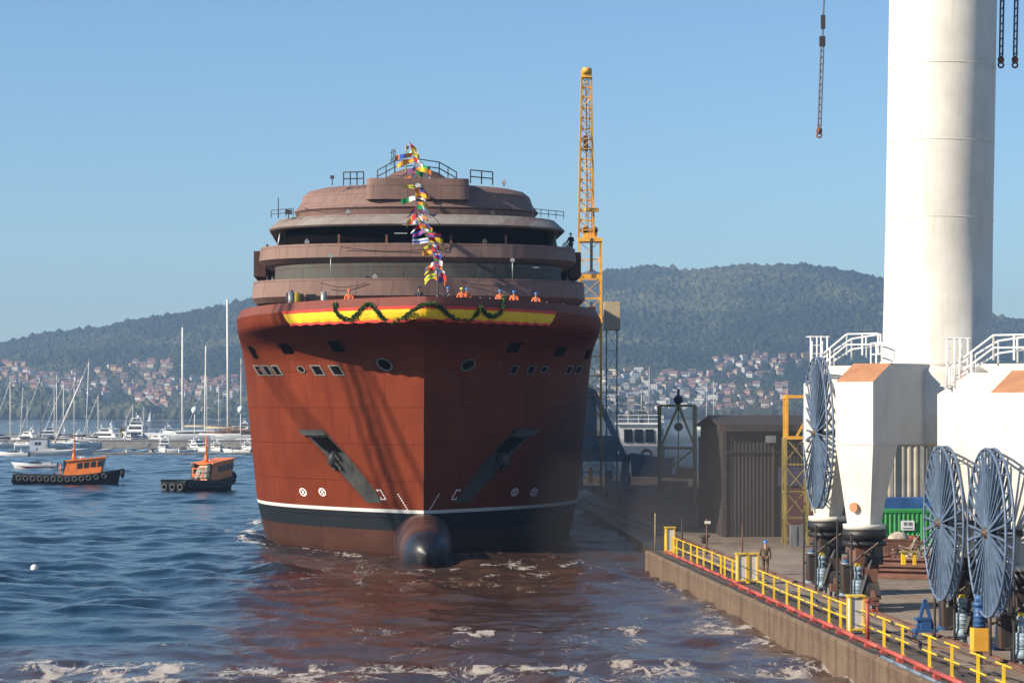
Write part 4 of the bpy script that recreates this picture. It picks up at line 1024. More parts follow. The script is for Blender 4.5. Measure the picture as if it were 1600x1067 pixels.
# junk and tyres
# ---- the harbour crane
def make_crane(Yc, Xc, lab, first, colh=60):
    e = empty('portal_crane', (Xc, Yc, QZ), lab, 'crane', 'white portal cranes on the quay', QRZ)
    hx, hy = 4.5, 4.0
    b = MB(); b.lathe((0, 0, 0), [(2.62, 10.75), (2.62, 11.0), (2.5, 11.02), (2.46, 17), (2.46, colh)], 64); col = b.build('column', M['white'], e); col.rotation_euler = (0, .0175, 0); col.location.x = -.42
    b = MB(); b.box((2.2, -1.35, 16.4), (.35, .3, .3)); b.tube((-.4, -2.5, 11.6), (-.4, -2.5, 13.2), .03); b.m = 0; b.build('bracket', M['dark'], col) if 0 else None
    for k, z in enumerate((14.1, 17.6, 21.1, 24.6, 28.1, 31.6)):
        b = MB(); b.lathe((0, 0, 0), [(2.47, z - .02), (2.478, z), (2.47, z + .02)], 64); b.build('weld_ring', M['white'], col)
    b = MB(); b.lathe((0, 0, 0), [(2.9, 7.2), (3.1, 7.35), (3.1, 10.6), (2.7, 10.85)], 8, Matrix.Rotation(R(22.5), 3, 'Z')); b.build('hub', M['white'], e)
    for sx in (-1, 1):
        for sy in (-1, 1):
            foot = Vector((sx * hx, sy * hy, 0)); d = foot.normalized(); n = Vector((-d.y, d.x, 0)); L_ = foot.length
            wt, wb = 1.02, .62
            def pr(r, z, w_): return [d * r - n * w_ + Vector((0, 0, z)), d * r + n * w_ + Vector((0, 0, z))]
            ro = L_ + .75
            # arm profile in (r, z)
            prof = [(2.2, 10.9), (ro - 1.35, 10.9), (ro, 10.06), (ro, 7.3), (ro - 1.85, 7.3), (2.2, 7.3)]
            arm = empty('arm', (0, 0, 0), None, None) if 0 else None
            b = MB(); vs = []
            for r, z in prof: vs += pr(r, z, wt)
            fs = [tuple(2 * i for i in range(6))[::-1], tuple(2 * i + 1 for i in range(6))] + [(2 * i, 2 * ((i + 1) % 6), 2 * ((i + 1) % 6) + 1, 2 * i + 1) for i in range(6)]
            for k_, f_ in enumerate(fs):
                b.m = 1 if k_ == 3 else 0; b.add(vs if k_ == 0 else [], []) ; b.f.append(f_); b.mi.append(b.m); b.sm.append(False)
            a = b.build('arm', [M['white'], M['orange_top']], e)
            b = MB(); b.m = 0
            for z in (7.34,):
                b.prism([d * (ro + .03) - n * (wt + .03) + Vector((0, 0, z - .06)), d * (ro + .03) + n * (wt + .03) + Vector((0, 0, z - .06)), d * 2.3 + n * (wt + .03) + Vector((0, 0, z - .06)), d * 2.3 - n * (wt + .03) + Vector((0, 0, z - .06))], (0, 0, .05))
            b.build('flange', M['white'], a)
            b = MB(); vs = []
            for (r0, r1, w_, z) in ((ro - 1.85, ro, wt, 7.28), (L_ - .38, L_ + .42, wb, 3.75)):
                vs += [d * r0 - n * w_, d * r1 - n * w_, d * r1 + n * w_, d * r0 + n * w_]
                for q in range(4): vs[-4 + q] = vs[-4 + q] + Vector((0, 0, z))
            b.add(vs, [(0, 1, 2, 3), (7, 6, 5, 4), (0, 4, 5, 1), (1, 5, 6, 2), (2, 6, 7, 3), (3, 7, 4, 0)]); b.build('leg', M['white'], e)
            if first and sx < 0 and sy < 0:
                b = MB(); b.lathe(d * (L_ + .60) + Vector((0, 0, 4.5)) - n * .1, [(.22, -.02), (.22, .09)], 20, M=(d + Vector((0, 0, -.1))).to_track_quat('Z', 'Y').to_matrix()); b.build('hatch', M['orange_top'], e)
            # bogie
            bg = empty('bogie', foot, None, None); bg.parent = e
            b = MB(); b.lathe((0, 0, 0), [(.93, 3.52), (.95, 3.75)], 28); b.build('pad', M['white'], bg)
            b = MB(); b.lathe((0, 0, 0), [(.78, 2.75), (.98, 2.8), (.98, 2.98), (.84, 3.0), (.84, 3.08), (.98, 3.1), (.98, 3.5), (.7, 3.52)], 28); b.build('turntable', M['black'], bg)
            b = MB(); b.box((0, 0, 2.2), (1.0, 1.3, 1.1), top=1.1); b.box((.0, 0, 1.55), (.55, 3.0, .55)); b.build('pedestal', M['dark'] if sy > 0 or not first else M['redrust'], bg)
            for q in (-1, 1):
                b = MB(); b.prism([(-.3, q * 1.1 - 1.0, .55), (-.3, q * 1.1 + 1.0, .55), (-.3, q * 1.1 + .5, 1.25), (-.3, q * 1.1 - .5, 1.25)], (.6, 0, 0)); b.box((0, q * 1.1, 1.35), (.35, .4, .3)); b.build('wheel_truck', M['dark'], bg)
                for q2 in (-.55, .55):
                    b = MB(); b.lathe((0, q * 1.1 + q2, .36), [(.30, -.09), (.30, .05), (.36, .06), (.36, .1)], 20, M=Matrix.Rotation(R(-90), 3, 'Y')); b.build('wheel', M['grey'], bg)
                mo = M['blue'] if (not first and q > 0) else M['motor']
                b = MB(); b.tube((-.55, q * 1.3, .75), (-.55, q * 1.3, 1.35), .24, n=14); b.tube((-.55, q * 1.3, 1.35), (-.55, q * 1.3, 1.75), .17, n=14); b.tube((-.55, q * 1.3, 1.75), (-.55, q * 1.3, 1.95), .2, n=14); b.tube((-.55, q * 1.3, .45), (-.55, q * 1.3, .75), .34, .24, n=14)
                for z in (.8, .95, 1.1, 1.25): b.torus((-.55, q * 1.3, z), .25, .02, n=14, k=4)
                mt = b.build('motor', mo, bg)
                b = MB(); b.tube((-.55, q * 1.3, 1.95), (-.55, q * 1.3, 2.08), .16, .10, n=14); b.build('cap', M['blue'] if q > 0 else M['yellow'], mt)
                b = MB(); b.box((-.15, q * 2.35, .5), (.5, .5, .35)); b.bar((-.1, q * 2.1, .9), (-.1, q * 2.6, .5), .16); b.build('buffer', M['redrust'], bg)
            b = MB(); b.box((-.75, .2, 1.25), (.45, .7, 1.2)); b.box((-.75, .2, 1.9), (.5, .8, .06)); b.build('switch_box', M['dark'], bg)
            b = MB(); pts = [Vector((-.6 + .25 * math.sin(q * 1.3), -1.6 + q * .4, 1.1 + .5 * math.cos(q * .9))) for q in range(9)]; b.path(pts, .05, 6); b.path([p_ + Vector((.3, .2, .9)) for p_ in pts], .04, 6); b.build('cable_loop', M['rubber'], bg)
            b = MB(); b.box((.35, -.9, 2.4), (.5, .5, .8)); b.box((-.3, 1.0, 2.3), (.4, .6, .5)); b.box((0, 0, 2.25), (.3, 2.2, .3)); b.bar((-.6, -1.9, .6), (.2, -1.0, 2.5), .14); b.bar((-.5, 1.9, .6), (.1, .9, 2.4), .14); b.build('gear_housing', M['black'], bg)
            b = MB()
            for (p0, p1) in (((-.9, -1.5, .3), (-.9, -1.5, 3.4)), ((-.9, -1.5, 3.0), (-.3, .4, 3.3)), ((-.9, 1.5, .2), (-.9, 1.5, 3.9)), ((-.85, -1.0, 2.0), (.3, -1.6, 3.0))): b.tube(p0, p1, .05, n=6)
            b.build('pipework', M['dark'], bg)
    # sill beams, railings, ladders
    for sx in (-1, 1):
        b = MB(); b.box((sx * hx, 0, 4.4), (.5, 2 * hy - 1.4, .55)); b.build('sill_beam', M['white'], e) if 0 else None
    wr = M['white_clean']
    rail('platform_railing', [(-3.1, -1.3, 10.85), (-2.7, -2.4, 10.9), (-1.2, -3.2, 10.9)][:1] + [(-5.6, 4.9, 9.9), (-4.4, 3.9, 10.9), (-2.4, 2.4, 11.0), (-1.8, 1.9, 11.0)][:0] + [(-2.9, 1.9, 10.9)], 1.05, .035, wr, e)
    rail('stair_railing', [(-5.3, 3.6, 10.1), (-3.9, 2.6, 11.4), (-2.6, 1.7, 11.4)], 1.0, .04, wr, e, step=1.0)
    rail('stair_railing', [(-5.0, 4.4, 10.1), (-3.5, 3.4, 11.2), (-2.3, 2.5, 11.4)], 1.0, .04, wr, e, step=1.0)
    lx, ly = -5.35, 4.0
    b = MB()
    for dx in (0, .5): b.tube((lx + dx, ly - .3, 1.5 if not first else 4.0), (lx + dx, ly - .3, 12.1), .045)
    for k in range(20): b.tube((lx, ly - .3, 4.3 + k * .4), (lx + .5, ly - .3, 4.3 + k * .4), .02, n=5)
    for dx in (-.15, .15, .35, .65): b.tube((lx + dx, ly - .75, 10.3), (lx + dx, ly - .75, 12.3), .035)
    for z in (10.4, 12.3):
        pts = [(lx - .2, ly, z), (lx - .2, ly - .7, z), (lx + .75, ly - .7, z), (lx + .75, ly, z)]; b.path(pts + pts[:1], .03)
    b.build('caged_ladder', wr, e)
    return e
def reel(crane, c, Rr, tilt=0):
    """cable reel: two rims, fans of radial tubes, hub; axis across the quay"""
    p = Vector(c) - crane.location; p = Matrix.Rotation(-QRZ, 3, 'Z') @ p
    rt = empty('cable_reel', p, None, None); rt.parent = crane; rt.rotation_euler = (0, R(90), -R(2.2)); p.z /= crane.scale.z; rt.location = p; rt.scale = (1 / crane.scale.z, 1, 1)
    M0 = Matrix.Identity(3)
    b = MB()
    for z in (-.14, .14): b.torus((0, 0, z), Rr, .05, n=56, k=6)
    for k in range(24):
        t = 2 * math.pi * k / 24; b.tube((Rr * math.cos(t), Rr * math.sin(t), -.14), (Rr * math.cos(t), Rr * math.sin(t), .14), .03, n=5)
    b.build('rim', M['reel'], rt)
    for sgn in (-1, 1):
        b = MB(); n = 34
        for k in range(n):
            t = 2 * math.pi * (k + .25 * sgn) / n; w_ = .10 if k % 4 == 0 else .065
            u = Vector((math.cos(t), math.sin(t), 0))
            b.bar(u * .18 + Vector((0, 0, sgn * .10)), u * (Rr - .03) + Vector((0, 0, sgn * .14)), w_, w_)
        b.build('spokes', M['reel'], rt)
    b = MB(); b.lathe((0, 0, -.42), [(.10, .1), (.10, .2), (.20, .22), (.20, .62), (.10, .64), (.10, .8)], 20); b.build('hub', M['dark'], rt)
    b = MB(); b.torus((0, 0, 0), .38, .09, n=24, k=8); b.build('wound_cable', M['rubber'], rt)
    b = MB(); b.bar((0, 0, .4), (0, 0, 1.6), .22); b.bar((.0, 0, 1.3), (Rr * .5, 0, 1.5), .2); b.build('mount', M['dark'], rt)
    return rt
craneA = make_crane(112, 19.9, 'tall white portal crane column with blue cable reel on its far leg', True)
reel(craneA, (14.25, 112.6, 9.15), 3.5)
craneB = make_crane(87.7, 22.0, 'nearer white portal crane at the right edge with two blue cable reels', False, 60)
craneB.scale.z = .935; reel(craneB, (16.05, 90, 6.0), 2.85); reel(craneB, (16.42, 83, 6.0), 2.88)
# bits beside the near crane
e = empty('blue_stand', Q(93.5, 2.4), 'blue steel A-shaped stand behind the railing under the left near reel', 'stand', None, QRZ)
b = MB(); b.bar((-.4, 0, 0), (0, 0, 1.5), .12); b.bar((.4, 0, 0), (0, 0, 1.5), .12); b.box((0, 0, .3), (.9, .5, .12)); b.box((-.1, 0, .75), (.6, .4, .1)); b.build('frame', M['blue'], e)
b = MB(); b.box((0, 0, .55), (.4, .35, .4)); b.build('case', M['blue'], e)
e = empty('yellow_box', Q(84.0, 2.0), 'small yellow box under the blue motor between the two near reels', 'box', None, QRZ)
b = MB(); b.box((0, 0, .85), (.55, .5, .8)); b.build('case', M['crane_y'], e, .02); b = MB(); b.box((0, -.2, .22), (.12, .12, .45)); b.box((0, .15, .22), (.12, .12, .45)); b.build('foot', M['dark'], e)
b = MB(); b.tube((0, 0, 1.25), (0, 0, 2.0), .2, n=14); b.tube((0, 0, 2.0), (0, 0, 2.15), .24, n=14); b.tube((0, 0, 2.15), (0, 0, 2.4), .13, n=12)
for z in (1.35, 1.5, 1.65, 1.8): b.torus((0, 0, z), .21, .025, n=14, k=4)
b.build('motor', M['blue'], e)
# hoist wires hanging in from above
def hoist(px, pytop, pyb, Y, lab, n=2):
    p = P(px, pyb, Y); zt = 55; e = empty('hoist_wire', p, lab, 'hoist wire', 'wires hanging from crane jibs'); h = zt - p.z
    lean = Vector((.035, 0, 1)) if px < 1400 else Vector((.02, 0, 1))
    b = MB(); ln = 140 * Y / F if px < 1400 else 100 * Y / F
    for s in (-1, 1): b.tube(lean * .3 + Vector((s * .07, 0, 0)), lean * ln + Vector((s * .07, 0, 0)), .045, n=6)
    for k in range(int(ln / .35)): b.tube(lean * (.3 + k * .35) - Vector((.07, 0, 0)), lean * (.5 + k * .35) + Vector((.07, 0, 0)), .025, n=5)
    b.build('sling', M['rope'], e)
    b = MB(); b.ball((0, 0, .12), .16, sz=1.2); b.torus((0, 0, -.12), .12, .045, M=Matrix.Rotation(R(90), 3, 'X'), n=14, k=6); b.build('hook', M['redrust'], e)
    b = MB(); b.tube(lean * ln, lean * h, .05, n=6); b.build('wire', M['rope'], e)
    if px < 1400: 
        b = MB(); b.box(lean * ln + Vector((0, 0, .1)), (.3, .2, .5)); b.build('block', M['dark'], e); b = MB(); b.box(lean * (ln + 1.1), (.22, .2, .7)); b.build('block', M['dark'], e)
hoist(1280, 0, 208, 125, 'pair of steel ropes with hook hanging left of the white column'); hoist(1564, 0, 98, 112, 'left one of two short chains right of the white column'); hoist(1586, 0, 98, 112, 'right one of two short chains right of the white column')
# ---- container, corrugated shed, scrap
def corr(b, p0, p1, z0, z1, pitch=.28, dep=.06):
    """corrugated wall from p0 to p1"""
    p0 = Vector((*p0, 0)); p1 = Vector((*p1, 0)); d = (p1 - p0); n = max(2, int(d.length / pitch * 4)); nr = Vector((d.y, -d.x, 0)).normalized()
    lo = []; hi = []
    for i in range(n + 1):
        o_ = dep if (i % 4) in (1, 2) else 0; q = p0 + d * i / n + nr * o_
        lo.append(q + Vector((0, 0, z0))); hi.append(q + Vector((0, 0, z1)))
    b.grid([lo, hi], smooth=False)
cont = empty('green_container', P(1368, 862, 150.5), 'bright green corrugated shipping container behind the crane leg', 'container'); cont.location.z = QZ
b = MB(); corr(b, (0, 0), (6.0, .42), .15, 2.5); corr(b, (-.2, 2.4), (0, 0), .15, 2.5); b.build('wall', M['green'], cont)
b = MB(); b.box((3.0, 1.4, 2.56), (6.2, 2.5, .08), .07); b.build('roof', M['green'], cont)
b = MB()
for x in (0.02, 6.0): b.box((x, x * .07, 1.3), (.16, .16, 2.6))
b.box((3, .18, 2.5), (6.0, .12, .12), .07); b.box((3, .18, .1), (6.0, .12, .16), .07); b.build('frame', M['green'], cont)
b = MB(); b.box((2.0, -.0, 1.65), (.85, .04, .6), .07); pl = b.build('notice', M['white_clean'], cont)
b = MB(); b.box((1.85, -.04, 1.75), (.2, .02, .2), .07); b.box((2.15, -.03, 1.75), (.2, .02, .2), .07); b.box((2.0, -.035, 1.48), (.6, .02, .06), .07); b.build('print', M['grey'], pl)
b = MB(); b.box((.5, -.06, 1.5), (.16, .04, .5), .07); b.build('sign', M['white_clean'], cont)
for k, (xx, l_) in enumerate(((1.2, 2.6),)):
    e = empty('blue_sheeted_load', P(1376, 862, 153.5), 'blue covered crate seen over the top of the green container', 'crate'); e.location.z = QZ
    b = MB(); b.box((2.6, 2.3, 1.6), (5.2, 1.6, 3.2), top=.97); b.build('cover', M['blue'], e, .05)
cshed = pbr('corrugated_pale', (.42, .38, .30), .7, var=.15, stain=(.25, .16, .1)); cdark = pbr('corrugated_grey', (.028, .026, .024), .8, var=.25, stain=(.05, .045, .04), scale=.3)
e = empty('corrugated_building', Vector((24.5, 166, QZ)), 'pale corrugated building behind the crane legs and green container', 'building')
b = MB(); corr(b, (-.5, 0), (16, 1.1), 0, 6.6, .45, .09); corr(b, (-.9, 12), (-.5, 0), 0, 6.6, .45, .09); b.build('wall', cshed, e)
b = MB(); b.prism([(-1.2, -.3, 6.6), (16.3, .8, 6.6), (16.3, 6.5, 8.2), (-1.2, 5.4, 8.2)], (0, 0, .15)); b.build('roof', cdark, e)
b = MB(); b.box((1.6, -.1, 3.6), (.12, .12, 6)); b.box((3.6, 0, 3.6), (.12, .12, 6)); b.build('downpipe', M['pipegrey'], e)
# big grey shed in the ship's shade
e = empty('grey_shed', P(1130, 838, 168), 'long dark grey corrugated shed with gabled roof behind the walking man', 'shed'); e.location.z = QZ
b = MB(); o0 = (0, 0); L0 = 7.6
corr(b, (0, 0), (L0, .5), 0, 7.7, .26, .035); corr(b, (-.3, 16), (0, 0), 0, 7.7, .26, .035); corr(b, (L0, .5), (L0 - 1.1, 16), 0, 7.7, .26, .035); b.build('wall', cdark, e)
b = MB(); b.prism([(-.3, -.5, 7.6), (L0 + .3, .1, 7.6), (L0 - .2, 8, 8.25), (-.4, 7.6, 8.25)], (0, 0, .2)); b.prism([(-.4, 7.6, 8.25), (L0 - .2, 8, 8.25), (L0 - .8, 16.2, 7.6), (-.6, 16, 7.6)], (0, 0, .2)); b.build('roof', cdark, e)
b = MB(); b.box((L0 * .5, .15, 5.9), (L0, .14, .12), .065); b.box((.1, -.05, 3.8), (.22, .2, 7.6)); b.box((3.5, .12, 3.8), (.12, .14, 7.6)); b.box((L0 * .5, -.2, 7.55), (L0 + .6, .14, .4), .065); b.build('trim', M['dark'], e)
b = MB(); b.box((3.3, -.05, 6.8), (.7, .35, .5)); b.build('wall_lamp', M['grey'], e)
b = MB(); b.box((5.6, .25, 1.7), (2.9, .12, 3.4), .065); b.build('door', pbr('dull_maroon_door', (.12, .045, .04), .8, var=.2), e)
b = MB(); b.box((5.6, .28, 4.2), (3.6, .12, 1.3), .065); b.build('sign_panel', pbr('dull_blue_panel', (.05, .05, .10), .8, var=.2), e)
e2 = empty('lean_to_shed', P(1112, 836, 176), 'lower lean-to shed on the left end of the grey shed', 'shed'); e2.location.z = QZ
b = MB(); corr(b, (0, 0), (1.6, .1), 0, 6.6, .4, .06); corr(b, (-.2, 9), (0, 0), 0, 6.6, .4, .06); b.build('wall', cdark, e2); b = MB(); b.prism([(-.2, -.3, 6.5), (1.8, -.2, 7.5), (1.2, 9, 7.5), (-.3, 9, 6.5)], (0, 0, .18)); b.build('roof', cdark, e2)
# lattice builder
def lattice(b, base, w_, d_, h, nb, r, top=None, rz=0, diag=True):
    base = Vector(base); Rz = Matrix.Rotation(rz, 3, 'Z'); tw, td = top or (w_, d_)
    def cn(k):
        f = k / nb; ww = (w_ * (1 - f) + tw * f) / 2; dd = (d_ * (1 - f) + td * f) / 2
        return [base + Rz @ Vector((a * ww, c * dd, h * f)) for a, c in ((-1, -1), (1, -1), (1, 1), (-1, 1))]
    for k in range(nb):
        a = cn(k); c = cn(k + 1)
        for i in range(4):
            b.bar(a[i], c[i], r * 2); b.bar(c[i], c[(i + 1) % 4], r)
            if diag:
                if k % 2 == 0: b.bar(a[i], c[(i + 1) % 4], r * .8)
                else: b.bar(a[(i + 1) % 4], c[i], r * .8)
# yellow tower with a cage on top, right of the shed
e = empty('access_tower', P(1243, 848, 159), 'weathered yellow lattice tower with bright yellow cage beside the far cable reel', 'tower'); e.location.z = QZ
b = MB(); lattice(b, (0, 0, 0), 1.45, 1.4, 7.0, 4, .09); b.build('tower', M['olive'], e)
b = MB()
for z in (7.0, 9.7):
    pts = [(-.65, -.7, z), (.8, -.7, z), (.8, .7, z), (-.65, .7, z)]
    for i in range(4): b.bar(pts[i], pts[(i + 1) % 4], .2)
for x, y in ((-.65, -.7), (.8, -.7), (.8, .7), (-.65, .7)): b.bar((x, y, 7), (x, y, 9.7), .18)
b.bar((.0, -.7, 7.1), (.7, -.7, 8.4), .14); b.bar((-.62, 0, 7), (-.62, 0, 9.7), .1); b.build('cage', M['crane_y'], e)
e = empty('green_electric_box', P(1245, 862, 156), 'small grey green electrical cabinet at the foot of the yellow tower', 'cabinet'); e.location.z = QZ
b = MB(); b.box((0, 0, .7), (.9, .5, 1.4)); b.build('case', M['grey'], e, .02); b = MB(); b.box((0, -.27, .7), (.04, .03, 1.2)); b.build('door_gap', M['dark'], e)
# olive lattice frame in the shade
e = empty('gantry_frame', P(1060, 812, 205), 'rusty olive lattice gantry frame standing left of the grey shed', 'gantry'); e.location.z = QZ
Hh = 9.2; b = MB()
for x in (-1.55, 1.45):
    for y in (0, 1.6): b.bar((x, y, 0), (x, y, Hh), .22)
for z in (Hh, 5.6, 3.2): b.bar((-1.55, 0, z), (1.45, 0, z), .2); b.bar((-1.55, 1.6, z), (1.45, 1.6, z), .18)
b.bar((-1.5, 0, 5.7), (0, 0, Hh), .18); b.bar((1.4, 0, 5.7), (0, 0, Hh), .18); b.bar((-1.5, 0, 3.2), (1.4, 0, 5.6), .14); b.bar((0, 0, 3.4), (0, 0, Hh), .1); b.build('frame', M['olive'], e)
b = MB(); b.box((-.3, .5, 2.0), (2.2, 1.2, 1.6)); b.box((.5, .2, 3.5), (1.4, 1, .9)); b.build('winch_house', M['olive'], e)
b = MB(); b.lathe((0, -.2, 7.4), [(.35, -.4), (.35, .4)], 16, M=Matrix.Rotation(R(90), 3, 'X')); b.ball((0, 0, 9.7), .4); b.tube((0, 0, Hh), (0, 0, 10.6), .12); b.build('sheave', M['dark'], e)
# grey davit / stern gantry behind the hull
gant_m = pbr('pale_blue_grey_paint', (.28, .34, .43), .6, var=.15)
e = empty('grey_gantry', P(945, 765, 262), 'pale blue grey steel gantry with slanted brace behind the ship', 'gantry'); e.location.z = QZ
def L2(px, py): q = P(px, py, 262) - e.location; return Vector((q.x, 0, q.z))
b = MB(); b.prism([L2(896, 590), L2(931, 610), L2(934, 712), L2(890, 712)], (0, 3, 0)); b.build('body', gant_m, e)
b = MB(); b.bar(L2(928, 612), L2(975, 712), .75, .6); b.bar(L2(890, 715), L2(985, 715), .9, .8); b.bar(L2(979, 712), L2(974, 765), .9, .8); b.bar(L2(905, 715), L2(905, 765), .8); b.build('brace', gant_m, e)
b = MB(); b.box(L2(948, 695) + Vector((0, .5, 0)), (2.2, 1.5, 2.0)); b.build('machine_house', gant_m, e)
# beige block right of the bow, on the yellow crane
# yellow crane
def ycrane():
    Yc = 262; s_ = Yc / F; base = P(922, 640, Yc); base.z = QZ
    e = empty('yellow_lattice_crane', base, 'tall yellow lattice crane standing on the quay behind the ship', 'crane')
    def zz(py): return H0 - (py - HY) * s_ - QZ
    mb = MB(); lattice(mb, (0, 0, 0), 2.35, 2.4, zz(376), 13, .085); mb.build('tower', M['crane_y'], e)
    for c_, d_ in (((0, 0, zz(376)), (2.6, 2.8, .35)), ((.0, -.4, zz(432)), (2.4, .2, .4)), ((0, -.4, zz(505)), (2.6, 2.6, .4))): b = MB(); b.box(c_, d_); b.build('platform', M['crane_y'], e)
    b = MB(); b.box((0, 0, zz(366)), (1.5, 1.6, .9)); b.tube((-.5, -.8, zz(360)), (-.5, .8, zz(360)), .35, n=12); b.tube((.5, -.8, zz(360)), (.5, .8, zz(360)), .35, n=12); b.build('winch', M['crane_y'], e)
    jb = MB(); n = 16; z0, z1 = zz(376), zz(131); xb0, xb1, xt0, xt1 = -1.25, .85, -1.05, -.05
    def cn(f):
        zc = z0 + (z1 - z0) * f; a = xb0 + (xt0 - xb0) * f; c = .4 + (xt1 - .4) * f
        return [Vector((a, -.6 - f * 5, zc)), Vector((c, -.6 - f * 5, zc)), Vector((c, .6 - f * 5.4, zc)), Vector((a, .6 - f * 5.4, zc))]
    for k in range(n):
        A = cn(k / n); C = cn((k + 1) / n)
        for i in range(4):
            jb.bar(A[i], C[i], .2); jb.bar(C[i], C[(i + 1) % 4], .09)
            jb.bar(A[i] if k % 2 else A[(i + 1) % 4], C[(i + 1) % 4] if k % 2 else C[i], .08)
    jb.build('jib', M['crane_y'], e)
    b = MB(); t = (cn(1)[0] + cn(1)[2]) / 2; b.box(t + Vector((0, 0, .35)), (1.1, 1.2, .9)); b.tube(t + Vector((-.4, -.6, .6)), t + Vector((.4, -.6, .6)), .32, n=12); b.build('jib_head', M['crane_y'], e)
    b = MB(); b.box((-.55, -2.9, zz(228)), (.5, .5, 1.5)); b.box((-.5, -2.9, zz(236)), (.35, .4, .7)); b.tube((-.5, -3.0, zz(215)), (-.5, -5.4, zz(120)), .04); b.tube((-.5, -3, zz(235)), (-.4, -2, zz(360)), .03); b.build('hook_block', M['redrust'], e)
    b = MB(); b.box((.1, -1.6, zz(330)), (1.5, .9, .35), .2); b.tube((-.1, -1.6, zz(330)), (-.6, -2.6, zz(250)), .04); b.build('lifting_beam', M['crane_y'], e)
    b = MB()
    for dx in (-.2, .15): b.tube((dx, -1.3, zz(376)), (dx - .5, -5.6, zz(122)), .03, n=5)
    b.build('ropes', M['rope'], e)
    b = MB(); b.box((.1, -1.3, zz(400)), (.3, .3, 3.6)); b.build('hook_gear', M['dark'], e)
ycrane()
e = empty('beige_cabin', P(956, 640, 250), 'beige steel cabin on stilts just right of the ship bulwark', 'cabin'); e.location.z = QZ
zc = H0 - (494 - HY) * 250 / F - QZ
b = MB(); b.box((0, 0, zc), (1.65, 2.2, 2.9)); b.build('housing', M['concrete_d'] if 0 else pbr('beige_steel', (.42, .34, .21), .7, var=.1, stain=(.3, .2, .1)), e, .03)
b = MB(); lattice(b, (0, .4, 0), 1.1, 1.1, zc - 1.4, 8, .05); b.build('stilts', M['grey'], e)
# scrap, boxes and clutter on the sunlit yard by the container
r_ = random.Random(9)
def heap(px, py, Y, sx, sy, sz, n, m, lab):
    p = P(px, py, Y); p.z = QZ; b = MB()
    for k in range(n):
        c = Vector((r_.gauss(0, sx * .4), r_.gauss(0, sy * .4), abs(r_.gauss(0, sz * .45)))); d = Vector((r_.gauss(0, 1), r_.gauss(0, 1), r_.gauss(0, .45))).normalized() * r_.uniform(.3, .8)
        b.bar(c - d, c + d, r_.uniform(.03, .12), r_.uniform(.02, .08))
    o = b.build('scrap_heap', m); o.location = p; tag(o, lab, 'scrap', kind='stuff')
heap(1378, 862, 146, 1.6, 1.5, 1.0, 90, M['scrap'], 'tangle of pale scrap metal in front of the green container')
heap(1428, 880, 140, 1.2, 1.5, 1.1, 70, M['scrap'], 'pale scrap heap beside the rusty plate box')
heap(1385, 876, 141, 1.8, 1, .35, 50, M['redrust'], 'low heap of rusty strips on the yard')
def simple(name, px, py, Y, parts, lab, cat, rz=0):
    p = P(px, py, Y); p.z = QZ; e = empty(name, p, lab, cat, None, rz)
    for pn, m, fn in parts: b = MB(); fn(b); b.build(pn, m, e)
simple('rusty_skip', 1404, 868, 141, [('body', M['redrust'], lambda b: (b.box((0, 0, .75), (1.9, 1.4, 1.1), top=1.06), b.box((0, -.72, 1.3), (2.0, .1, .1)), b.box((0, 0, .12), (1.8, 1.3, .2)))), ('contents', M['scrap'], lambda b: b.ball((0, 0, 1.25), .5, sx=1.3))], 'rusty brown steel skip among the scrap', 'skip')
simple('red_drum_cart', 1422, 852, 146, [('tank', M['red'], lambda b: b.tube((-.5, 0, .9), (.6, 0, .9), .35, n=14)), ('frame', M['dark'], lambda b: (b.box((0, 0, .3), (1.3, .6, .12)), b.tube((-.4, -.35, .2), (-.4, .35, .2), .2, n=12)))], 'small red tank on a cart behind the skip', 'tank')
simple('yellow_stand', 1420, 890, 133, [('post', M['yellow'], lambda b: b.box((-.3, 0, .5), (.22, .3, 1.0))), ('post', M['yellow'], lambda b: b.box((.3, 0, .5), (.16, .3, 1.0))), ('top', M['olive'], lambda b: b.box((0, 0, 1.03), (1.0, .5, .07)))], 'yellow two-legged steel stand beside the rusty rails', 'stand')
for k, (px, py, Y, l_) in enumerate(((1385, 880, 136, 5), (1400, 893, 130, 6), (1440, 905, 126, 5))):
    simple('rusty_beam', px, py, Y, [('flange', M['redrust'], lambda b: (b.box((0, 0, .06), (.5, l_, .08)), b.box((0, 0, .46), (.5, l_, .08)))), ('web', M['redrust'], lambda b: b.box((0, 0, .26), (.1, l_ - .02, .34)))], 'rusty steel beam on the yard, %s of three behind the crane leg' % ['farthest', 'middle', 'nearest'][k], 'beam', 1.15)
# dim clutter in the shaded yard
for k in range(14):
    Y = 188 + k * 8.5 + r_.uniform(-3, 3); off = r_.uniform(.8, 7); h = r_.uniform(.6, 1.9); w_ = r_.uniform(.5, 1.6)
    mt = [M['grey'], M['dark'], M['blueg'], M['redrust'], M['white']][k % 5]; nm = ['grey', 'dark', 'blue grey', 'rusty', 'white'][k % 5]
    e = empty('yard_crate', Vector((SL(Y) + 3.4 + off, Y, QZ)), '%s steel crate in the shaded yard beside the ship, number-%s row' % (nm, ['first', 'second', 'third', 'fourth'][k // 5]), 'crate', 'crates in the shaded yard', r_.uniform(-.3, .3))
    e['label'] = '%s steel crate in the shade beside the ship, in the %s row back' % (nm, ['first', 'second', 'third', 'last'][k // 5])
    b = MB(); b.box((0, 0, h / 2 + .1), (w_, w_ * .9, h)); b.build('case', mt, e, .02); b = MB(); b.box((-w_ * .3, 0, .05), (.12, w_ * .9, .1)); b.box((w_ * .3, 0, .05), (.12, w_ * .9, .1)); b.build('skid', M['dark'], e)
    b = MB(); b.box((0, 0, h + .13), (w_ * 1.05, w_ * .95, .06)); b.build('lid', mt, e)
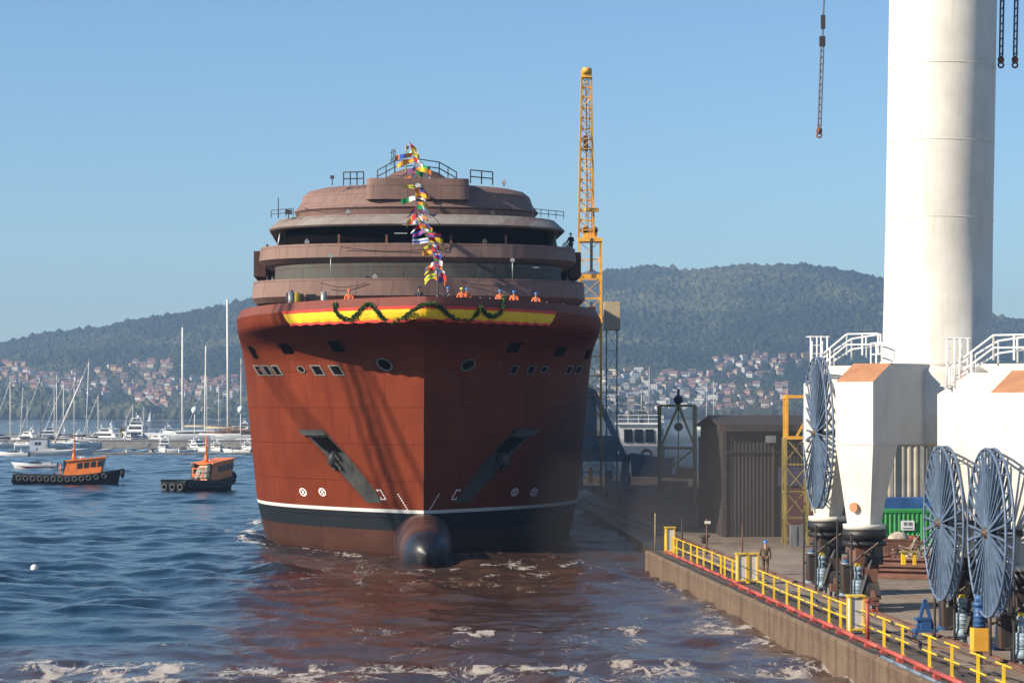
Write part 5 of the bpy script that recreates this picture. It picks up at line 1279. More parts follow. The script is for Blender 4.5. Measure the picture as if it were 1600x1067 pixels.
# mooring bollards along the far quay
for k in range(7):
    b = MB(); b.lathe((0, 0, 0), [(.22, 0), (.2, .35), (.34, .42), (.34, .55), (.1, .6)], 16); o = b.build('bollard', M['dark']); o.location = (SL(160 + k * 17) + 2.8, 160 + k * 17, QZ); tag(o, 'dark iron bollard on the shaded quay edge, %s behind the railing corner' % ['first', 'second', 'third', 'fourth', 'fifth', 'sixth', 'seventh'][k], 'bollard', 'bollards on the shaded quay edge')
# ================================================================== BOATS AND MARINA
def WL(px, py):                       # point on the water at a photo pixel
    Y = H0 * F / (py - HY); return Vector(((px - 800) * Y / F, Y, 0))
def hullform(b, L, B, H, bowrise=.4, stern=.8, n=12, draft=.5, pw=2.0, sheer=.0, rake=.10):
    """boat hull along +X (bow at +L/2)"""
    rows = []
    for i in range(n + 1):
        t = i / n; x = -L / 2 + L * t
        wd = B / 2 * (stern + (1 - stern) * min(1, t / .35)) * (1 - max(0, (t - .5) / .5) ** pw) + .02
        z = H + bowrise * max(0, (t - .45) / .55) ** 2 + sheer * (1 - t) ** 2; xo = rake * L * max(0, (t - .7) / .3) ** 2
        rows.append([Vector((x + (xo if i == n else xo * .9), -wd, z)), Vector((x, -wd * .82, -draft * .3)), Vector((x - xo * .3, 0, -draft)), Vector((x, wd * .82, -draft * .3)), Vector((x + (xo if i == n else xo * .9), wd, z))])
    b.grid([list(r) for r in rows], smooth=True)
    b.poly([r[0] for r in rows] + [r[4] for r in reversed(rows)])
    b.poly(list(rows[0]))
    return rows
def tug(px, py, rz, lab, L=15.6, dark_side=False):
    e = empty('tug', WL(px, py), lab, 'tug', 'orange and black harbour tugs', rz)
    b = MB(); rows = hullform(b, L, 4.6, 1.15, .95, .8, 16, .8, 4.0, .3, .035); b.build('hull', pbr('tug_black', (.010, .010, .011), .7, var=.4, scale=2, stain=(.06, .03, .02), spec=.2), e)
    b = MB()
    for k in range(len(rows) - 1):
        for s in (0, 4):
            a = rows[k][s]; c = rows[k + 1][s]; b.bar(a + Vector((0, 0, .12)), c + Vector((0, 0, .12)), .14, .3)
    b.build('bulwark', M['rubber'], e)
    b = MB(); b.poly([rows[k][0] * .96 + Vector((0, 0, .10)) for k in range(14)] + [rows[k][4] * .96 + Vector((0, 0, .10)) for k in reversed(range(14))]); b.build('deck', pbr('tug_deck_green', (.03, .12, .07), .8, var=.3), e)
    for yy in (-1.2, 0, 1.2):
        b = MB(); b.torus((0, 0, 0), .36, .14, M=Matrix.Rotation(R(90), 3, 'Y'), n=16, k=8); o = b.build('tyre', M['tyre_grey'], e); o.location = (-L / 2 - .15, yy, .72)
    for s in (0, 4):
        for k in range(13):
            i = 1 + k * 14 / 13; a = rows[int(i)][s].lerp(rows[min(16, int(i) + 1)][s], i % 1); sg = -1 if s == 0 else 1
            b = MB(); b.torus((0, 0, 0), .33, .13, M=Matrix.Rotation(R(90), 3, 'X'), n=16, k=8)
            o = b.build('tyre', M['tyre_grey'], e); o.location = a + Vector((0, sg * .16, -.35))
    b = MB(); b.torus((0, 0, 0), .45, .3, M=Matrix.Rotation(R(90), 3, 'Y'), n=18, k=8); o = b.build('bow_fender', M['rubber'], e); o.location = (L / 2 + .75, 0, 1.75)
    # wheelhouse: raked orange box with window openings
    b = MB(); x0, x1 = .3, 6.0; zb, zt = 1.25, 3.9; wy = 1.5
    pr = [(x0 - .6, zb), (x1 - .6, zb + .5), (x1 - .1, zt + .25), (x0 + .1, zt - .35)]
    b.prism([(x, -wy, z) for x, z in pr], (0, 2 * wy, 0)); wh = b.build('wheelhouse', M['orange'], e, .04)
    b = MB(); b.prism([(x0 - .2, -wy - .2, zt - .35), (x1 + .25, -wy - .2, zt + .28), (x1 + .25, -wy - .2, zt + .45), (x0 - .2, -wy - .2, zt - .17)], (0, 2 * wy + .4, 0)); b.build('roof', M['orange'], e)
    for s in (-1, 1):
        for k in range(4):
            xa = x0 + 1.5 + k * 1.02; za = 2.45 + .11 * k
            b = MB(); b.prism([(xa, s * (wy + .01), za), (xa + .78, s * (wy + .01), za + .08), (xa + .85, s * (wy + .01), za + .95), (xa + .1, s * (wy + .01), za + .85)], (0, s * .03, 0)); b.build('window', M['glass'], wh)
    b = MB(); b.prism([(x1 - .38, -1.2, 2.65), (x1 - .38, 1.2, 2.65), (x1 - .08, 1.2, 3.9), (x1 - .08, -1.2, 3.9)], (.06, 0, 0)); b.build('window', M['glass'], wh)
    b = MB(); b.prism([(x0 - .62, -.9, 1.7), (x0 - .62, .9, 1.7), (x0 - .1, .9, 3.2), (x0 - .1, -.9, 3.2)], (-.05, 0, 0)); b.build('door', M['black'], wh)
    b = MB(); b.tube((x0 + .9, 0, zt - .2), (x0 + .9, 0, zt + .9), .32, .22, n=12); b.tube((x0 + .9, 0, zt + .9), (x0 + .9, 0, zt + 3.5), .13, .07); b.tube((x0 + .9, -.5, zt + 1.9), (x0 + .9, .5, zt + 1.9), .05); b.tube((x0 + .9, -.3, zt + 2.5), (x0 + .9, .3, zt + 2.5), .04); b.ball((x0 + .9, 0, zt + 1.5), .2); b.build('mast', M['orange'], e)
    b = MB(); b.box((x0 + 1.9, 0, zt + .35), (1.2, .16, .12)); b.tube((x0 + 1.9, 0, zt), (x0 + 1.9, 0, zt + .35), .1); b.build('radar', M['white_clean'], e)
    for s in (-1, 1):
        b = MB(); b.box((x0 - .3, s * 1.2, 2.4), (.55, .5, 2.6), top=.8); b.build('funnel', M['black'], e)
    b = MB()
    for s in (-.8, .8): b.tube((-.9, s, 1.2), (-.9, s, 3.1), .06); b.tube((-.9, s, 2.2), (-.9, s * .2, 1.3), .05)
    b.tube((-.9, -.8, 3.0), (-.9, .8, 3.0), .06); b.tube((-.9, -.8, 2.2), (-.9, .8, 2.2), .06); b.build('towing_frame', M['orange'], e)
    b = MB(); b.tube((-1.8, -.4, 1.2), (-1.8, -.4, 1.8), .15); b.tube((-1.8, .4, 1.2), (-1.8, .4, 1.8), .15); b.tube((-1.8, -.7, 1.65), (-1.8, .7, 1.65), .1); b.build('towing_bitt', M['dark'], e)
    return e
def person(name, loc, rz, lab, top, legs, helm, pose='stand', h=1.76, grp=None, fingers=True):
    e = empty(name, loc, lab, 'person', grp, rz)
    k = h / 1.76
    # joints; facing +Y is forward
    J = {'pel': (0, 0, .95), 'sp': (0, -.01, 1.12), 'ch': (0, 0, 1.33), 'nk': (0, 0, 1.50), 'hd0': (0, .01, 1.58), 'hd1': (0, .025, 1.70)}
    if pose == 'walk':
        J.update(hL=(-.10, 0, .92), kL=(-.11, .14, .50), aL=(-.11, .02, .09), tL=(-.11, .19, .04), hR=(.10, 0, .92), kR=(.11, .02, .49), aR=(.11, -.20, .13), tR=(.11, -.07, .03),
                 sL=(-.20, 0, 1.43), eL=(-.27, -.08, 1.17), wL=(-.27, .12, 1.02), sR=(.20, 0, 1.43), eR=(.27, -.04, 1.15), wR=(.27, .02, .90))
    else:
        ar = {'stand': ((-.27, .02, 1.15), (-.22, .20, 1.12), (.27, .02, 1.15), (.22, .20, 1.12)), 'lean': ((-.30, .12, 1.18), (-.20, .36, 1.16), (.30, .12, 1.18), (.22, .36, 1.16))}[pose]
        J.update(hL=(-.10, 0, .92), kL=(-.11, .02, .50), aL=(-.11, 0, .09), tL=(-.11, .16, .04), hR=(.10, 0, .92), kR=(.11, .02, .50), aR=(.11, 0, .09), tR=(.11, .16, .04),
                 sL=(-.20, 0, 1.43), eL=ar[0], wL=ar[1], sR=(.20, 0, 1.43), eR=ar[2], wR=ar[3])
    def skin(pn, edges, rad, mat, extra=None):
        names = []; pts = []; es = []
        for chain in edges:
            for a in chain:
                if a not in names: names.append(a); pts.append(Vector(J[a]) * k if isinstance(a, str) else Vector(a) * k)
            for a, c in zip(chain[:-1], chain[1:]): es.append((names.index(a), names.index(c)))
        me = bpy.data.meshes.new(pn); me.from_pydata(pts, es, []); o = bpy.data.objects.new(pn, me); sc.collection.objects.link(o)
        md = o.modifiers.new('s', 'SKIN'); md.use_smooth_shade = True; sv = me.skin_vertices[0].data
        for i, nme in enumerate(names):
            rr_ = rad(nme) ; rr_ = rr_ if isinstance(rr_, tuple) else (rr_, rr_); sv[i].radius = (rr_[0] * k, rr_[1] * k)
            sv[i].use_root = (i == 0)
        su = o.modifiers.new('u', 'SUBSURF'); su.levels = 1; su.render_levels = 1
        dg = bpy.context.evaluated_depsgraph_get(); me2 = bpy.data.meshes.new_from_object(o.evaluated_get(dg)); bpy.data.objects.remove(o)
        me2.materials.clear(); me2.materials.append(mat); o = bpy.data.objects.new(pn, me2); sc.collection.objects.link(o); o.parent = e; return o
    chains = [['pel', 'sp', 'ch', 'nk', 'hd0', 'hd1'], ['pel', 'hL', 'kL', 'aL', 'tL'], ['pel', 'hR', 'kR', 'aR', 'tR'], ['ch', 'sL', 'eL', 'wL'], ['ch', 'sR', 'eR', 'wR']]
    R_ = dict(pel=.13, sp=.12, ch=(.16, .12), nk=.055, hd0=(.075, .085), hd1=(.08, .095), hL=.09, hR=.09, kL=.055, kR=.055, aL=.04, aR=.04, tL=.04, tR=.04, sL=.06, sR=.06, eL=.042, eR=.042, wL=.026, wR=.026)
    if fingers:
        for s, wn in ((-1, 'wL'), (1, 'wR')):
            w0 = Vector(J[wn]); fd = (w0 - Vector(J['eL' if s < 0 else 'eR'])).normalized(); ac = fd.cross(Vector((s, 0, 0))).normalized()
            pm = w0 + fd * .07; J['p' + wn] = tuple(pm); R_['p' + wn] = (.032, .018); chains.append([wn, 'p' + wn])
            for f in range(5):
                if f < 4: a = pm + fd * .02 + ac * (.026 * (f - 1.5)); m1 = a + fd * (.035, .042, .040, .03)[f]; t1 = m1 + fd * .03 + Vector((-s * .012, 0, -.01))
                else: a = w0 + fd * .03 + ac * .035; m1 = a + fd * .03 + ac * .02; t1 = m1 + fd * .025
                for nm, q in (('a', a), ('m', m1), ('t', t1)): J['%s%s%d' % (nm, wn, f)] = tuple(q); R_['%s%s%d' % (nm, wn, f)] = .0095
                chains.append([('p' + wn) if f < 4 else wn, 'a%s%d' % (wn, f), 'm%s%d' % (wn, f), 't%s%d' % (wn, f)])
    bd = skin('body', chains, lambda n: R_[n], M['skin'])
    TL = dict(R_); TL.update(pel=.155, sp=.145, ch=(.185, .145), nk=.075, sL=.08, sR=.08, eL=.062, eR=.062, wL=.045, wR=.045)
    skin('jacket', [['pel', 'sp', 'ch', 'nk'], ['ch', 'sL', 'eL', 'wL'], ['ch', 'sR', 'eR', 'wR']], lambda n: TL[n], top)
    TR = dict(R_); TR.update(pel=.145, hL=.105, hR=.105, kL=.078, kR=.078, aL=.062, aR=.062)
    skin('trousers', [['pel', 'hL', 'kL', 'aL'], ['pel', 'hR', 'kR', 'aR']], lambda n: TR[n], legs)
    BT = dict(R_); BT.update(aL=.062, aR=.062, tL=.05, tR=.05)
    for s in 'LR':
        b = MB(); a = Vector(J['a' + s]) * k; t_ = Vector(J['t' + s]) * k; b.bar(a + (a - t_) * .35 - Vector((0, 0, .02)), t_ + (t_ - a) * .2, .10, .09); b.build('boot', M['rubber'], e, .02)
    # face and helmet
    hc = Vector(J['hd1']) * k
    b = MB(); b.ball(hc + Vector((0, .095, -.035)) * k, .018 * k, 8, 6); b.build('nose', M['skin'], bd)
    b = MB()
    for s in (-1, 1): b.ball(hc + Vector((s * .032, .088, -.0)) * k, .011 * k, 8, 6)
    b.build('eyes', M['darkcloth'], bd)
    b = MB(); b.box(hc + Vector((0, .088, -.075)) * k, (.045 * k, .01, .012)); b.build('mouth', M['redrust'], bd)
    b = MB(); prof = [(.14, .0), (.125, .01), (.122, .05), (.10, .09), (.055, .125), (.0, .132)]
    b.lathe(hc + Vector((0, 0, .02)) * k, [(max(r, .001) * k, z * k) for r, z in prof], 20); b.box(hc + Vector((0, .15, .025)) * k, (.15, .08, .012)); b.build('helmet', helm, e)
    return e
t1 = tug(103, 757, R(4), 'orange and black tug seen side on, bow to the right, leftmost of two tugs')
t2 = tug(315, 767, R(66), 'orange and black tug seen from its stern quarter, close left of the ship', 14.2)
t1.scale = (.90,) * 3; t2.scale = (.95,) * 3
def speedboat(px, py, L, rz, lab, stripe=True, canopy=False, cat='motorboat', grp=None, coll=M['white_clean']):
    e = empty('motorboat', WL(px, py), lab, cat, grp, rz); k = L / 7
    b = MB(); hullform(b, L, L * .34, .62 * k + .15, .35 * k, .85, 12, .3, 2.2); b.build('hull', coll, e)
    if stripe: b = MB(); hullform(b, L * .93, L * .345, .34 * k, .22 * k, .9, 12, .3, 2.2); b.build('hull_stripe', pbr('maroon_stripe', (.10, .02, .03), .4, var=.1), e)
    b = MB(); b.prism([(-.1 * L, -.12 * L, .7 * k), (.22 * L, -.10 * L, .8 * k), (.06 * L, -.09 * L, 1.25 * k), (-.08 * L, -.10 * L, 1.3 * k)], (0, .22 * L, 0)); b.build('windscreen', M['window'], e)
    b = MB(); b.box((-.25 * L, 0, .8 * k), (.2 * L, .2 * L, .35 * k)); b.build('seat', M['shirt'], e)
    b = MB(); b.box((-.5 * L, 0, .55 * k), (.3, .35, .9 * k)); b.build('outboard', M['black'], e)
    if canopy: b = MB(); b.prism([(-.28 * L, -.13 * L, 1.5 * k), (.1 * L, -.13 * L, 1.5 * k), (.1 * L, -.13 * L, 1.6 * k), (-.28 * L, -.13 * L, 1.6 * k)], (0, .26 * L, 0)); [b.tube((x * L, s * .12 * L, .6 * k), (x * L, s * .12 * L, 1.5 * k), .03) for x in (-.26, .08) for s in (-1, 1)]; b.build('canopy', canopy, e)
    return e
speedboat(57, 732, 7.4, R(180), 'white motorboat with dark maroon stripe under way behind the left tug', True, False)
MG = 'motorboats moored at the front pontoon'
speedboat(22, 713, 7, R(170), 'low white motorboat at the left edge of the marina', False, False, grp=MG)
speedboat(210, 709, 6, R(15), 'small motorboat with pale blue canopy on the front pontoon', False, pbr('pale_blue_canopy', (.25, .45, .50), .7, var=.1), grp=MG)
speedboat(372, 708, 7, R(160), 'white open motorboat nearest the ship hull in the marina', False, False, grp=MG)
speedboat(358, 706, 6.5, R(100), 'white motorboat with grey canopy moored below the tallest mast', False, M['shirt'], grp=MG)
speedboat(100, 712, 12, R(5), 'long slim white rowing style boat beside the floating hut', False, False, grp=MG)
def yacht(px, py, L, rz, lab, beam=None, decks=2, hullm=M['white_clean'], grp='motor yachts in the marina', flip=1):
    """motor cruiser"""
    e = empty('motor_yacht', WL(px, py), lab, 'motor yacht', grp, rz); B = beam or L * .28
    H_ = .13 * L; b = MB(); rows = hullform(b, L, B, H_, .05 * L, .92, 14, .5, 2.2); b.build('hull', hullm, e)
    b = MB(); b.grid([[rows[k][0] + Vector((0, -.02, -.25)), rows[k][0] + Vector((0, -.02, -.12))] for k in range(15)]); b.grid([[rows[k][4] + Vector((0, .02, -.25)), rows[k][4] + Vector((0, .02, -.12))] for k in range(15)]); b.build('rub_rail', M['navy'], e)
    z = H_; x0, x1 = -.34 * L, .22 * L
    for d in range(decks):
        w_ = B * (.40 - .05 * d); hh = .085 * L * (1 if d < 2 else .7); ch = hh * 1.3
        b = MB(); pr = [(x0, z), (x1, z), (x1 - ch, z + hh), (x0 + .2, z + hh)]; b.prism([(x, -w_, zz_) for x, zz_ in pr], (0, 2 * w_, 0)); dk = b.build('cabin', M['white_clean'], e, .03)
        b = MB()
        for s in (-1, 1): b.prism([(x0 + .08 * L, s * (w_ + .01), z + hh * .4), (x1 - ch * .6, s * (w_ + .01), z + hh * .4), (x1 - ch * .95, s * (w_ + .01), z + hh * .82), (x0 + .1 * L, s * (w_ + .01), z + hh * .82)], (0, s * .03, 0))
        b.m = 0; b.build('side_window', M['glass'], dk)
        b = MB(); b.prism([(x1 - ch * .36 + .05, -w_ * .85, z + hh * .38), (x1 - ch * .36 + .05, w_ * .85, z + hh * .38), (x1 - ch * .80 + .05, w_ * .8, z + hh * .82), (x1 - ch * .80 + .05, -w_ * .8, z + hh * .82)], (.04, 0, .02)); b.build('windscreen', M['glass'], dk)
        b = MB(); b.box(((x0 + x1 - ch) / 2 - .04 * L, 0, z + hh + .05), ((x1 - ch - x0) + .12 * L, 2 * w_ + .35, .1)); b.build('deck_overhang', M['white_clean'], dk)
        z += hh + .1; x0 += .06 * L; x1 -= ch + .04 * L
    b = MB(); b.bar((x0 + .05 * L, -B * .25, z), (x0, -B * .2, z + .06 * L), .15); b.bar((x0 + .05 * L, B * .25, z), (x0, B * .2, z + .06 * L), .15); b.bar((x0, -B * .25, z + .06 * L), (x0, B * .25, z + .06 * L), .2); b.tube((x0, 0, z), (x0, 0, z + .16 * L), .05); b.ball((x0, B * .1, z + .085 * L), .022 * L); b.build('radar_arch', M['white_clean'], e)
    b = MB(); pts = [rows[k][0] + Vector((0, .1, .7)) for k in range(8, 15)] ; b.path(pts, .03, 5); pts2 = [rows[k][4] + Vector((0, -.1, .7)) for k in range(8, 15)]; b.path(pts2, .03, 5)
    for k in range(8, 15): b.tube(rows[k][0] + Vector((0, .1, 0)), rows[k][0] + Vector((0, .1, .7)), .025, n=5); b.tube(rows[k][4] + Vector((0, -.1, 0)), rows[k][4] + Vector((0, -.1, .7)), .025, n=5)
    b.build('bow_rail', M['pipegrey'], e)
    return e
yacht(211, 694, 18, R(-88), 'tall white motor yacht seen bow on between the sailing masts', 6.5, 3, M['white_clean'])
yacht(158, 693, 15, R(170), 'white motor yacht with a dark covered top deck left of the palm', None, 2)
yacht(120, 694, 10, R(120), 'small white cruiser behind the floating hut', None, 2)
yacht(257, 706, 9, R(-80), 'stocky white cruiser at the front pontoon seen bow on', 3.2, 2)
yacht(311, 706, 9, R(-60), 'white cruiser with a big black cover moored left of the right tug', 3, 2)
yacht(340, 705, 8, R(-75), 'small white cruiser behind the mast of the right tug', 3, 1)
yacht(388, 704, 8, R(-75), 'white cruiser almost hidden by the hull side', 3, 1)
yacht(265, 690, 13, R(-70), 'white flybridge yacht below the curved tan sail cover', 4.5, 2)
yacht(378, 690, 14, R(-100), 'white yacht with a radar dome at the ship side', 5, 3)
def sailboat(px, pyb, mtop, L, rz, lab, lean=0, sm=M['mast'], hullm=M['white_clean'], cover=M['navy'], boom=True, cabm=None, r=.0, spread=2):
    """mast top at row mtop"""
    p = WL(px, pyb); e = empty('sailing_yacht', p, lab, 'sailing yacht', 'sailing yachts in the marina', rz); s = F / p.y
    mh = (HY - mtop) / s + H0; r = r or max(.09, mh * .0065)
    b = MB(); rows = hullform(b, L, L * .24, .075 * L + .3, .03 * L, .75, 14, .5, 1.8); b.build('hull', hullm, e)
    b = MB(); b.prism([(-.25 * L, -.07 * L, .075 * L + .3), (.2 * L, -.06 * L, .08 * L + .3), (.1 * L, -.05 * L, .115 * L + .3), (-.22 * L, -.06 * L, .12 * L + .3)], (0, .13 * L, 0)); cb = b.build('cabin', cabm or M['white_clean'], e)
    b = MB()
    for sg in (-1, 1): b.box((-.02 * L, sg * (.064 * L + .0), .095 * L + .3), (.26 * L, .02 * L, .015 * L))
    b.build('window', M['glass'], cb)
    ln = Vector((lean, 0, 0)); mx = .06 * L; base = Vector((mx, 0, .3)); Rm = Matrix.Rotation(-rz, 3, 'Z'); ln = Rm @ Vector((lean, 0, 0)); top = base + Vector((0, 0, mh - .3)) + ln
    ms = MB(); ms.tube(base, top, r, r * .75, n=8); m_ = ms.build('mast', sm, e)
    b = MB(); b.tube(top, top + Vector((0, 0, mh * .04)), .03, n=4)
    for q in range(spread):
        f = (.36, .68, .5)[q]; c = base.lerp(top, f); wv = Rm @ Vector((.045 * mh * (1 - .25 * q), 0, 0)); b.tube(c - wv, c + wv, .05, n=5)
    b.build('spreaders', sm, m_)
    b = MB()
    for tgt in ((L * .5, 0), (-L * .48, 0), (mx, .11 * L), (mx, -.11 * L)): b.tube(top, (tgt[0], tgt[1], .1 * L), .022, n=4, cap=False)
    b.build('rigging', M['pipegrey'], e)
    if boom:
        b = MB(); a = base.lerp(top, .09) if 1 else 0; a.z = .12 * L + 1.2; b.tube(a, a + Vector((-.42 * L, 0, .1)), .12, n=8); b.build('boom', sm, e)
        b = MB(); b.tube(a + Vector((0, 0, .22)), a + Vector((-.40 * L, 0, .25)), .24, .14, n=8); b.build('sail_cover', cover, e)
    return e
sl = [(12, 700, 596, 11, 20, 'at the far left edge of the marina', 0), (34, 700, 606, 11, 160, 'second mast from the left edge', .9), (59, 702, 590, 12, 15, 'with dark mast in front of the floating hut', 0),
      (81, 701, 608, 11, 30, 'just right of the dark mast', 0), (92, 700, 586, 13, 150, 'tall left one of the close pair of masts', 0), (95, 699, 600, 12, 20, 'shorter right one of the close pair of masts', 0),
      (112, 699, 596, 11, 10, 'thin mast behind the tilted spar', 0), (128, 700, 566, 16, 12, 'tallest of the left group beside the tilted spar', .9)]
for (px, py, mt, L, a, lb, lean) in sl:
    sailboat(px, py, mt, L, R(a), 'white sailing yacht ' + lb, lean, M['dark'] if 'dark mast' in lb and 'with' in lb else M['mast'])
yacht(40, 694, 12, R(150), 'white cruiser with low cabin between the left masts', None, 2)
yacht(5, 696, 11, R(20), 'white cruiser cut by the left edge of the picture', None, 2)
yacht(88, 696, 11, R(200), 'white cruiser just right of the floating hut', None, 2)
yacht(140, 697, 9, R(30), 'little white cruiser under the leaning spar', None, 1)
yacht(180, 697, 9, R(200), 'little white cruiser left of the bow-on yacht', None, 1)
yacht(242, 697, 10, R(150), 'white cruiser right of the bow-on yacht', None, 2)
yacht(352, 690, 12, R(190), 'white yacht between the two right masts', None, 2)
yacht(70, 686, 13, R(190), 'far white cruiser on the rear pontoon', None, 2)
yacht(170, 686, 12, R(10), 'far white cruiser behind the dark topped yacht', None, 2)
speedboat(150, 708, 7, R(20), 'open white motorboat at the middle of the front pontoon', False, False, grp=MG)
speedboat(285, 708, 7, R(200), 'open motorboat between two stocky cruisers', False, M['navy'], grp=MG)
speedboat(238, 708, 6, R(100), 'tiny motorboat with tan cover beside the stocky cruiser', False, M['sail'], grp=MG)
sailboat(150, 697, 618, 10, R(20), 'slim sailing yacht right of the leaning spar', 0)
sailboat(45, 690, 625, 10, R(160), 'short masted sailing yacht behind the second mast', 0, cover=M['sail'])
sailboat(200, 697, 650, 9, R(170), 'small sailing yacht at the palm', 0)
sailboat(345, 690, 600, 12, R(160), 'sailing yacht with thin mast between brown deckhouse and tallest mast', 0)
sailboat(381, 696, 560, 15, R(160), 'sailing yacht squeezed against the ship side', 0)
# loose tilted spar (a lowered mast)
p0 = P(84, 695, 640); p1 = P(130, 588, 640); b = MB(p0); b.tube(p0, p1, .22, .16); o = b.build('tilted_spar', M['mast']); o.location = p0; tag(o, 'long pale spar leaning up to the right across the left masts', 'spar')
sailboat(296, 694, 512, 34, R(182), 'large white sailing yacht with thick tall mast and curved tan boom cover', 0, M['mast'], cover=M['sail'], r=.42)
sailboat(329, 694, 540, 30, R(175), 'long sailing yacht with varnished brown deckhouse and tall mast', .4, M['mast'], cabm=M['wood'], cover=M['sail'], r=.30)
sailboat(319, 692, 590, 14, R(10), 'white sailing yacht with thin mast between the two big yachts', 0)
sailboat(368, 694, 468, 36, R(178), 'biggest sailing yacht with the tallest white mast beside the ship', -.3, M['mast'], r=.45, cabm=M['wood'])
sailboat(205, 690, 632, 9, R(20), 'small white sailing yacht left of the bow-on motor yacht', 0)
sailboat(222, 690, 636, 9, R(-20), 'small white sailing yacht right of the bow-on motor yacht', 0)
sailboat(135, 690, 655, 8, R(-20), 'smallest white sailing yacht with a short mast right of the leaning spar', 0)
b = MB(); p = P(298, 677, 700); o = None
for (px, py, lb) in ((304, 641, 'white radar dome above the deck of the large sailing yacht'), (376, 640, 'white radar dome beside the ship side')):
    e = empty('radar_dome', P(px, 690, 640), lb, 'radar dome'); e.location.z = 2; h = P(px, py, 640).z - 2
    b = MB(); b.tube((0, 0, -2.2), (0, 0, h - .8), .12); b.build('pole', M['mast'], e); b = MB(); b.ball((0, 0, h), .85, sz=1.15); b.build('dome', M['white_clean'], e)
# sails far out on the bay
e = empty('dinghy', WL(234, 662), 'tiny white sail of a dinghy far out on the bay', 'dinghy'); b = MB(); hullform(b, 7, 2.5, .8, .2); b.build('hull', M['white_clean'], e)
b = MB(); b.prism([(-2.2, 0, 1.2), (.6, 0, 1.2), (.5, 0, 10)], (0, .08, 0)); b.build('sail', M['white_clean'], e)
# pontoons and breakwater
def slab(name, x0, x1, y, dep, z0, z1, mat, lab, cat):
    Y = H0 * F / (y - HY); xa = (x0 - 800) * Y / F; xb = (x1 - 800) * Y / F; e = empty(name, ((xa + xb) / 2, Y, 0), lab, cat)
    b = MB(); b.box((0, dep / 2, (z0 + z1) / 2), (xb - xa, dep, z1 - z0)); b.build('float', mat[0], e)
    b = MB(); b.box((0, dep / 2, z1 + .06), (xb - xa + .3, dep + .3, .12)); b.build('walkway', mat[1], e)
    b = MB(); n = int((xb - xa) / 12)
    for k in range(n + 1):
        b = MB(); x = -(xb - xa) / 2 + 1 + k * 12; b.tube((x, dep / 2, -1), (x, dep / 2, z1 + 1.2), .18, n=8); b.build('pile', M['pipegrey'], e)
slab('pontoon', -140, 640, 711, 2.6, -.4, .45, (M['concrete_d'], M['planks']), 'low grey floating pontoon in front of the moored boats', 'pontoon')
slab('breakwater', -160, 700, 700, 5, -.5, 2.1, (M['concrete_d'], M['planks']), 'grey concrete breakwater wall behind the small boats', 'breakwater')
slab('pontoon', -160, 640, 689.5, 3, -.4, .7, (M['planks'], M['planks']), 'pale rear pontoon among the sailing yachts', 'pontoon')
slab('pontoon', -160, 640, 683.0, 3, -.4, 1.3, (M['concrete_d'], M['planks']), 'farthest grey pontoon behind the marina', 'pontoon')
e = empty('footbridge', WL(280, 672), 'dark steel lattice footbridge far behind the masts', 'footbridge'); b = MB(); s = e.location.y / F
for z in (1.5, 4.2):
    b.bar((-100 * s, 0, z), (105 * s, 0, z), .35)
for k in range(60): x = (-100 + k * 205 / 60) * s; b.bar((x, 0, 1.5), (x + 3.4 * s, 0, 4.2), .18); b.bar((x, 0, 1.5), (x, 0, 4.2), .18)
b.build('truss', M['navy'], e)
for k in range(6): b = MB(); b.tube(((-90 + 38 * k) * s, 0, -2), ((-90 + 38 * k) * s, 0, 1.5), .5); b.build('pier', M['dark'], e)
# floating hut
e = empty('floating_hut', WL(62, 708.5), 'small pale blue hut with two dark windows on the front pontoon', 'hut'); e.location.z = .5
b = MB(); b.box((0, 0, 1.5), (4.2, 3, 3.0)); hw_ = b.build('wall', pbr('pale_blue_wall', (.38, .42, .50), .7, var=.08), e); b = MB(); b.box((0, 0, 3.08), (4.6, 3.4, .18)); b.build('roof', M['planks'], e)
for x in (-.6, .2): b = MB(); b.box((x, -1.52, 1.9), (.6, .08, .7)); b.build('window', M['glass'], hw_)
b = MB(); b.box((1.4, -1.52, 1.1), (.8, .08, 2.0)); b.build('door', M['shirt'], hw_)
# palm
def palm(px, py, lab):
    e = empty('palm', WL(px, py), lab, 'palm'); e.location.z = .8; b = MB(); b.tube((0, 0, 0), (0, 0, 3.0), .3, .22, n=8); b.build('trunk', M['wood'], e)
    b = MB(); q = random.Random(4)
    for k in range(42):
        a = q.random() * 6.28; el = q.uniform(-.3, 1.2); L_ = q.uniform(1.8, 2.8); pts = []
        for i in range(6):
            t = i / 5; pts.append(Vector((math.cos(a) * math.cos(el) * L_ * t, math.sin(a) * math.cos(el) * L_ * t, 3.1 + math.sin(el) * L_ * t - 1.5 * t * t)))
        sd = Vector((-math.sin(a), math.cos(a), 0)) * .28
        for i in range(5): w1 = 1 - abs(i / 5 - .4); w2 = 1 - abs((i + 1) / 5 - .4); b.add([pts[i] - sd * w1, pts[i] + sd * w1, pts[i + 1] + sd * w2, pts[i + 1] - sd * w2], [(0, 1, 2, 3)])
    b.build('crown', pbr('palm_leaf', (.22, .20, .06), .8, var=.3, scale=2), e)
palm(191, 692, 'yellowish palm on the pontoon left of the bow-on yacht')
# buoy
e = empty('buoy', WL(54, 893), 'round white buoy floating in the foreground water', 'buoy'); b = MB(); b.ball((0, 0, .22), .27, 16, 10); b.build('float', M['buoy'], e); b = MB(); b.torus((0, 0, .52), .06, .02, n=12, k=6); b.build('ring', M['dark'], e)
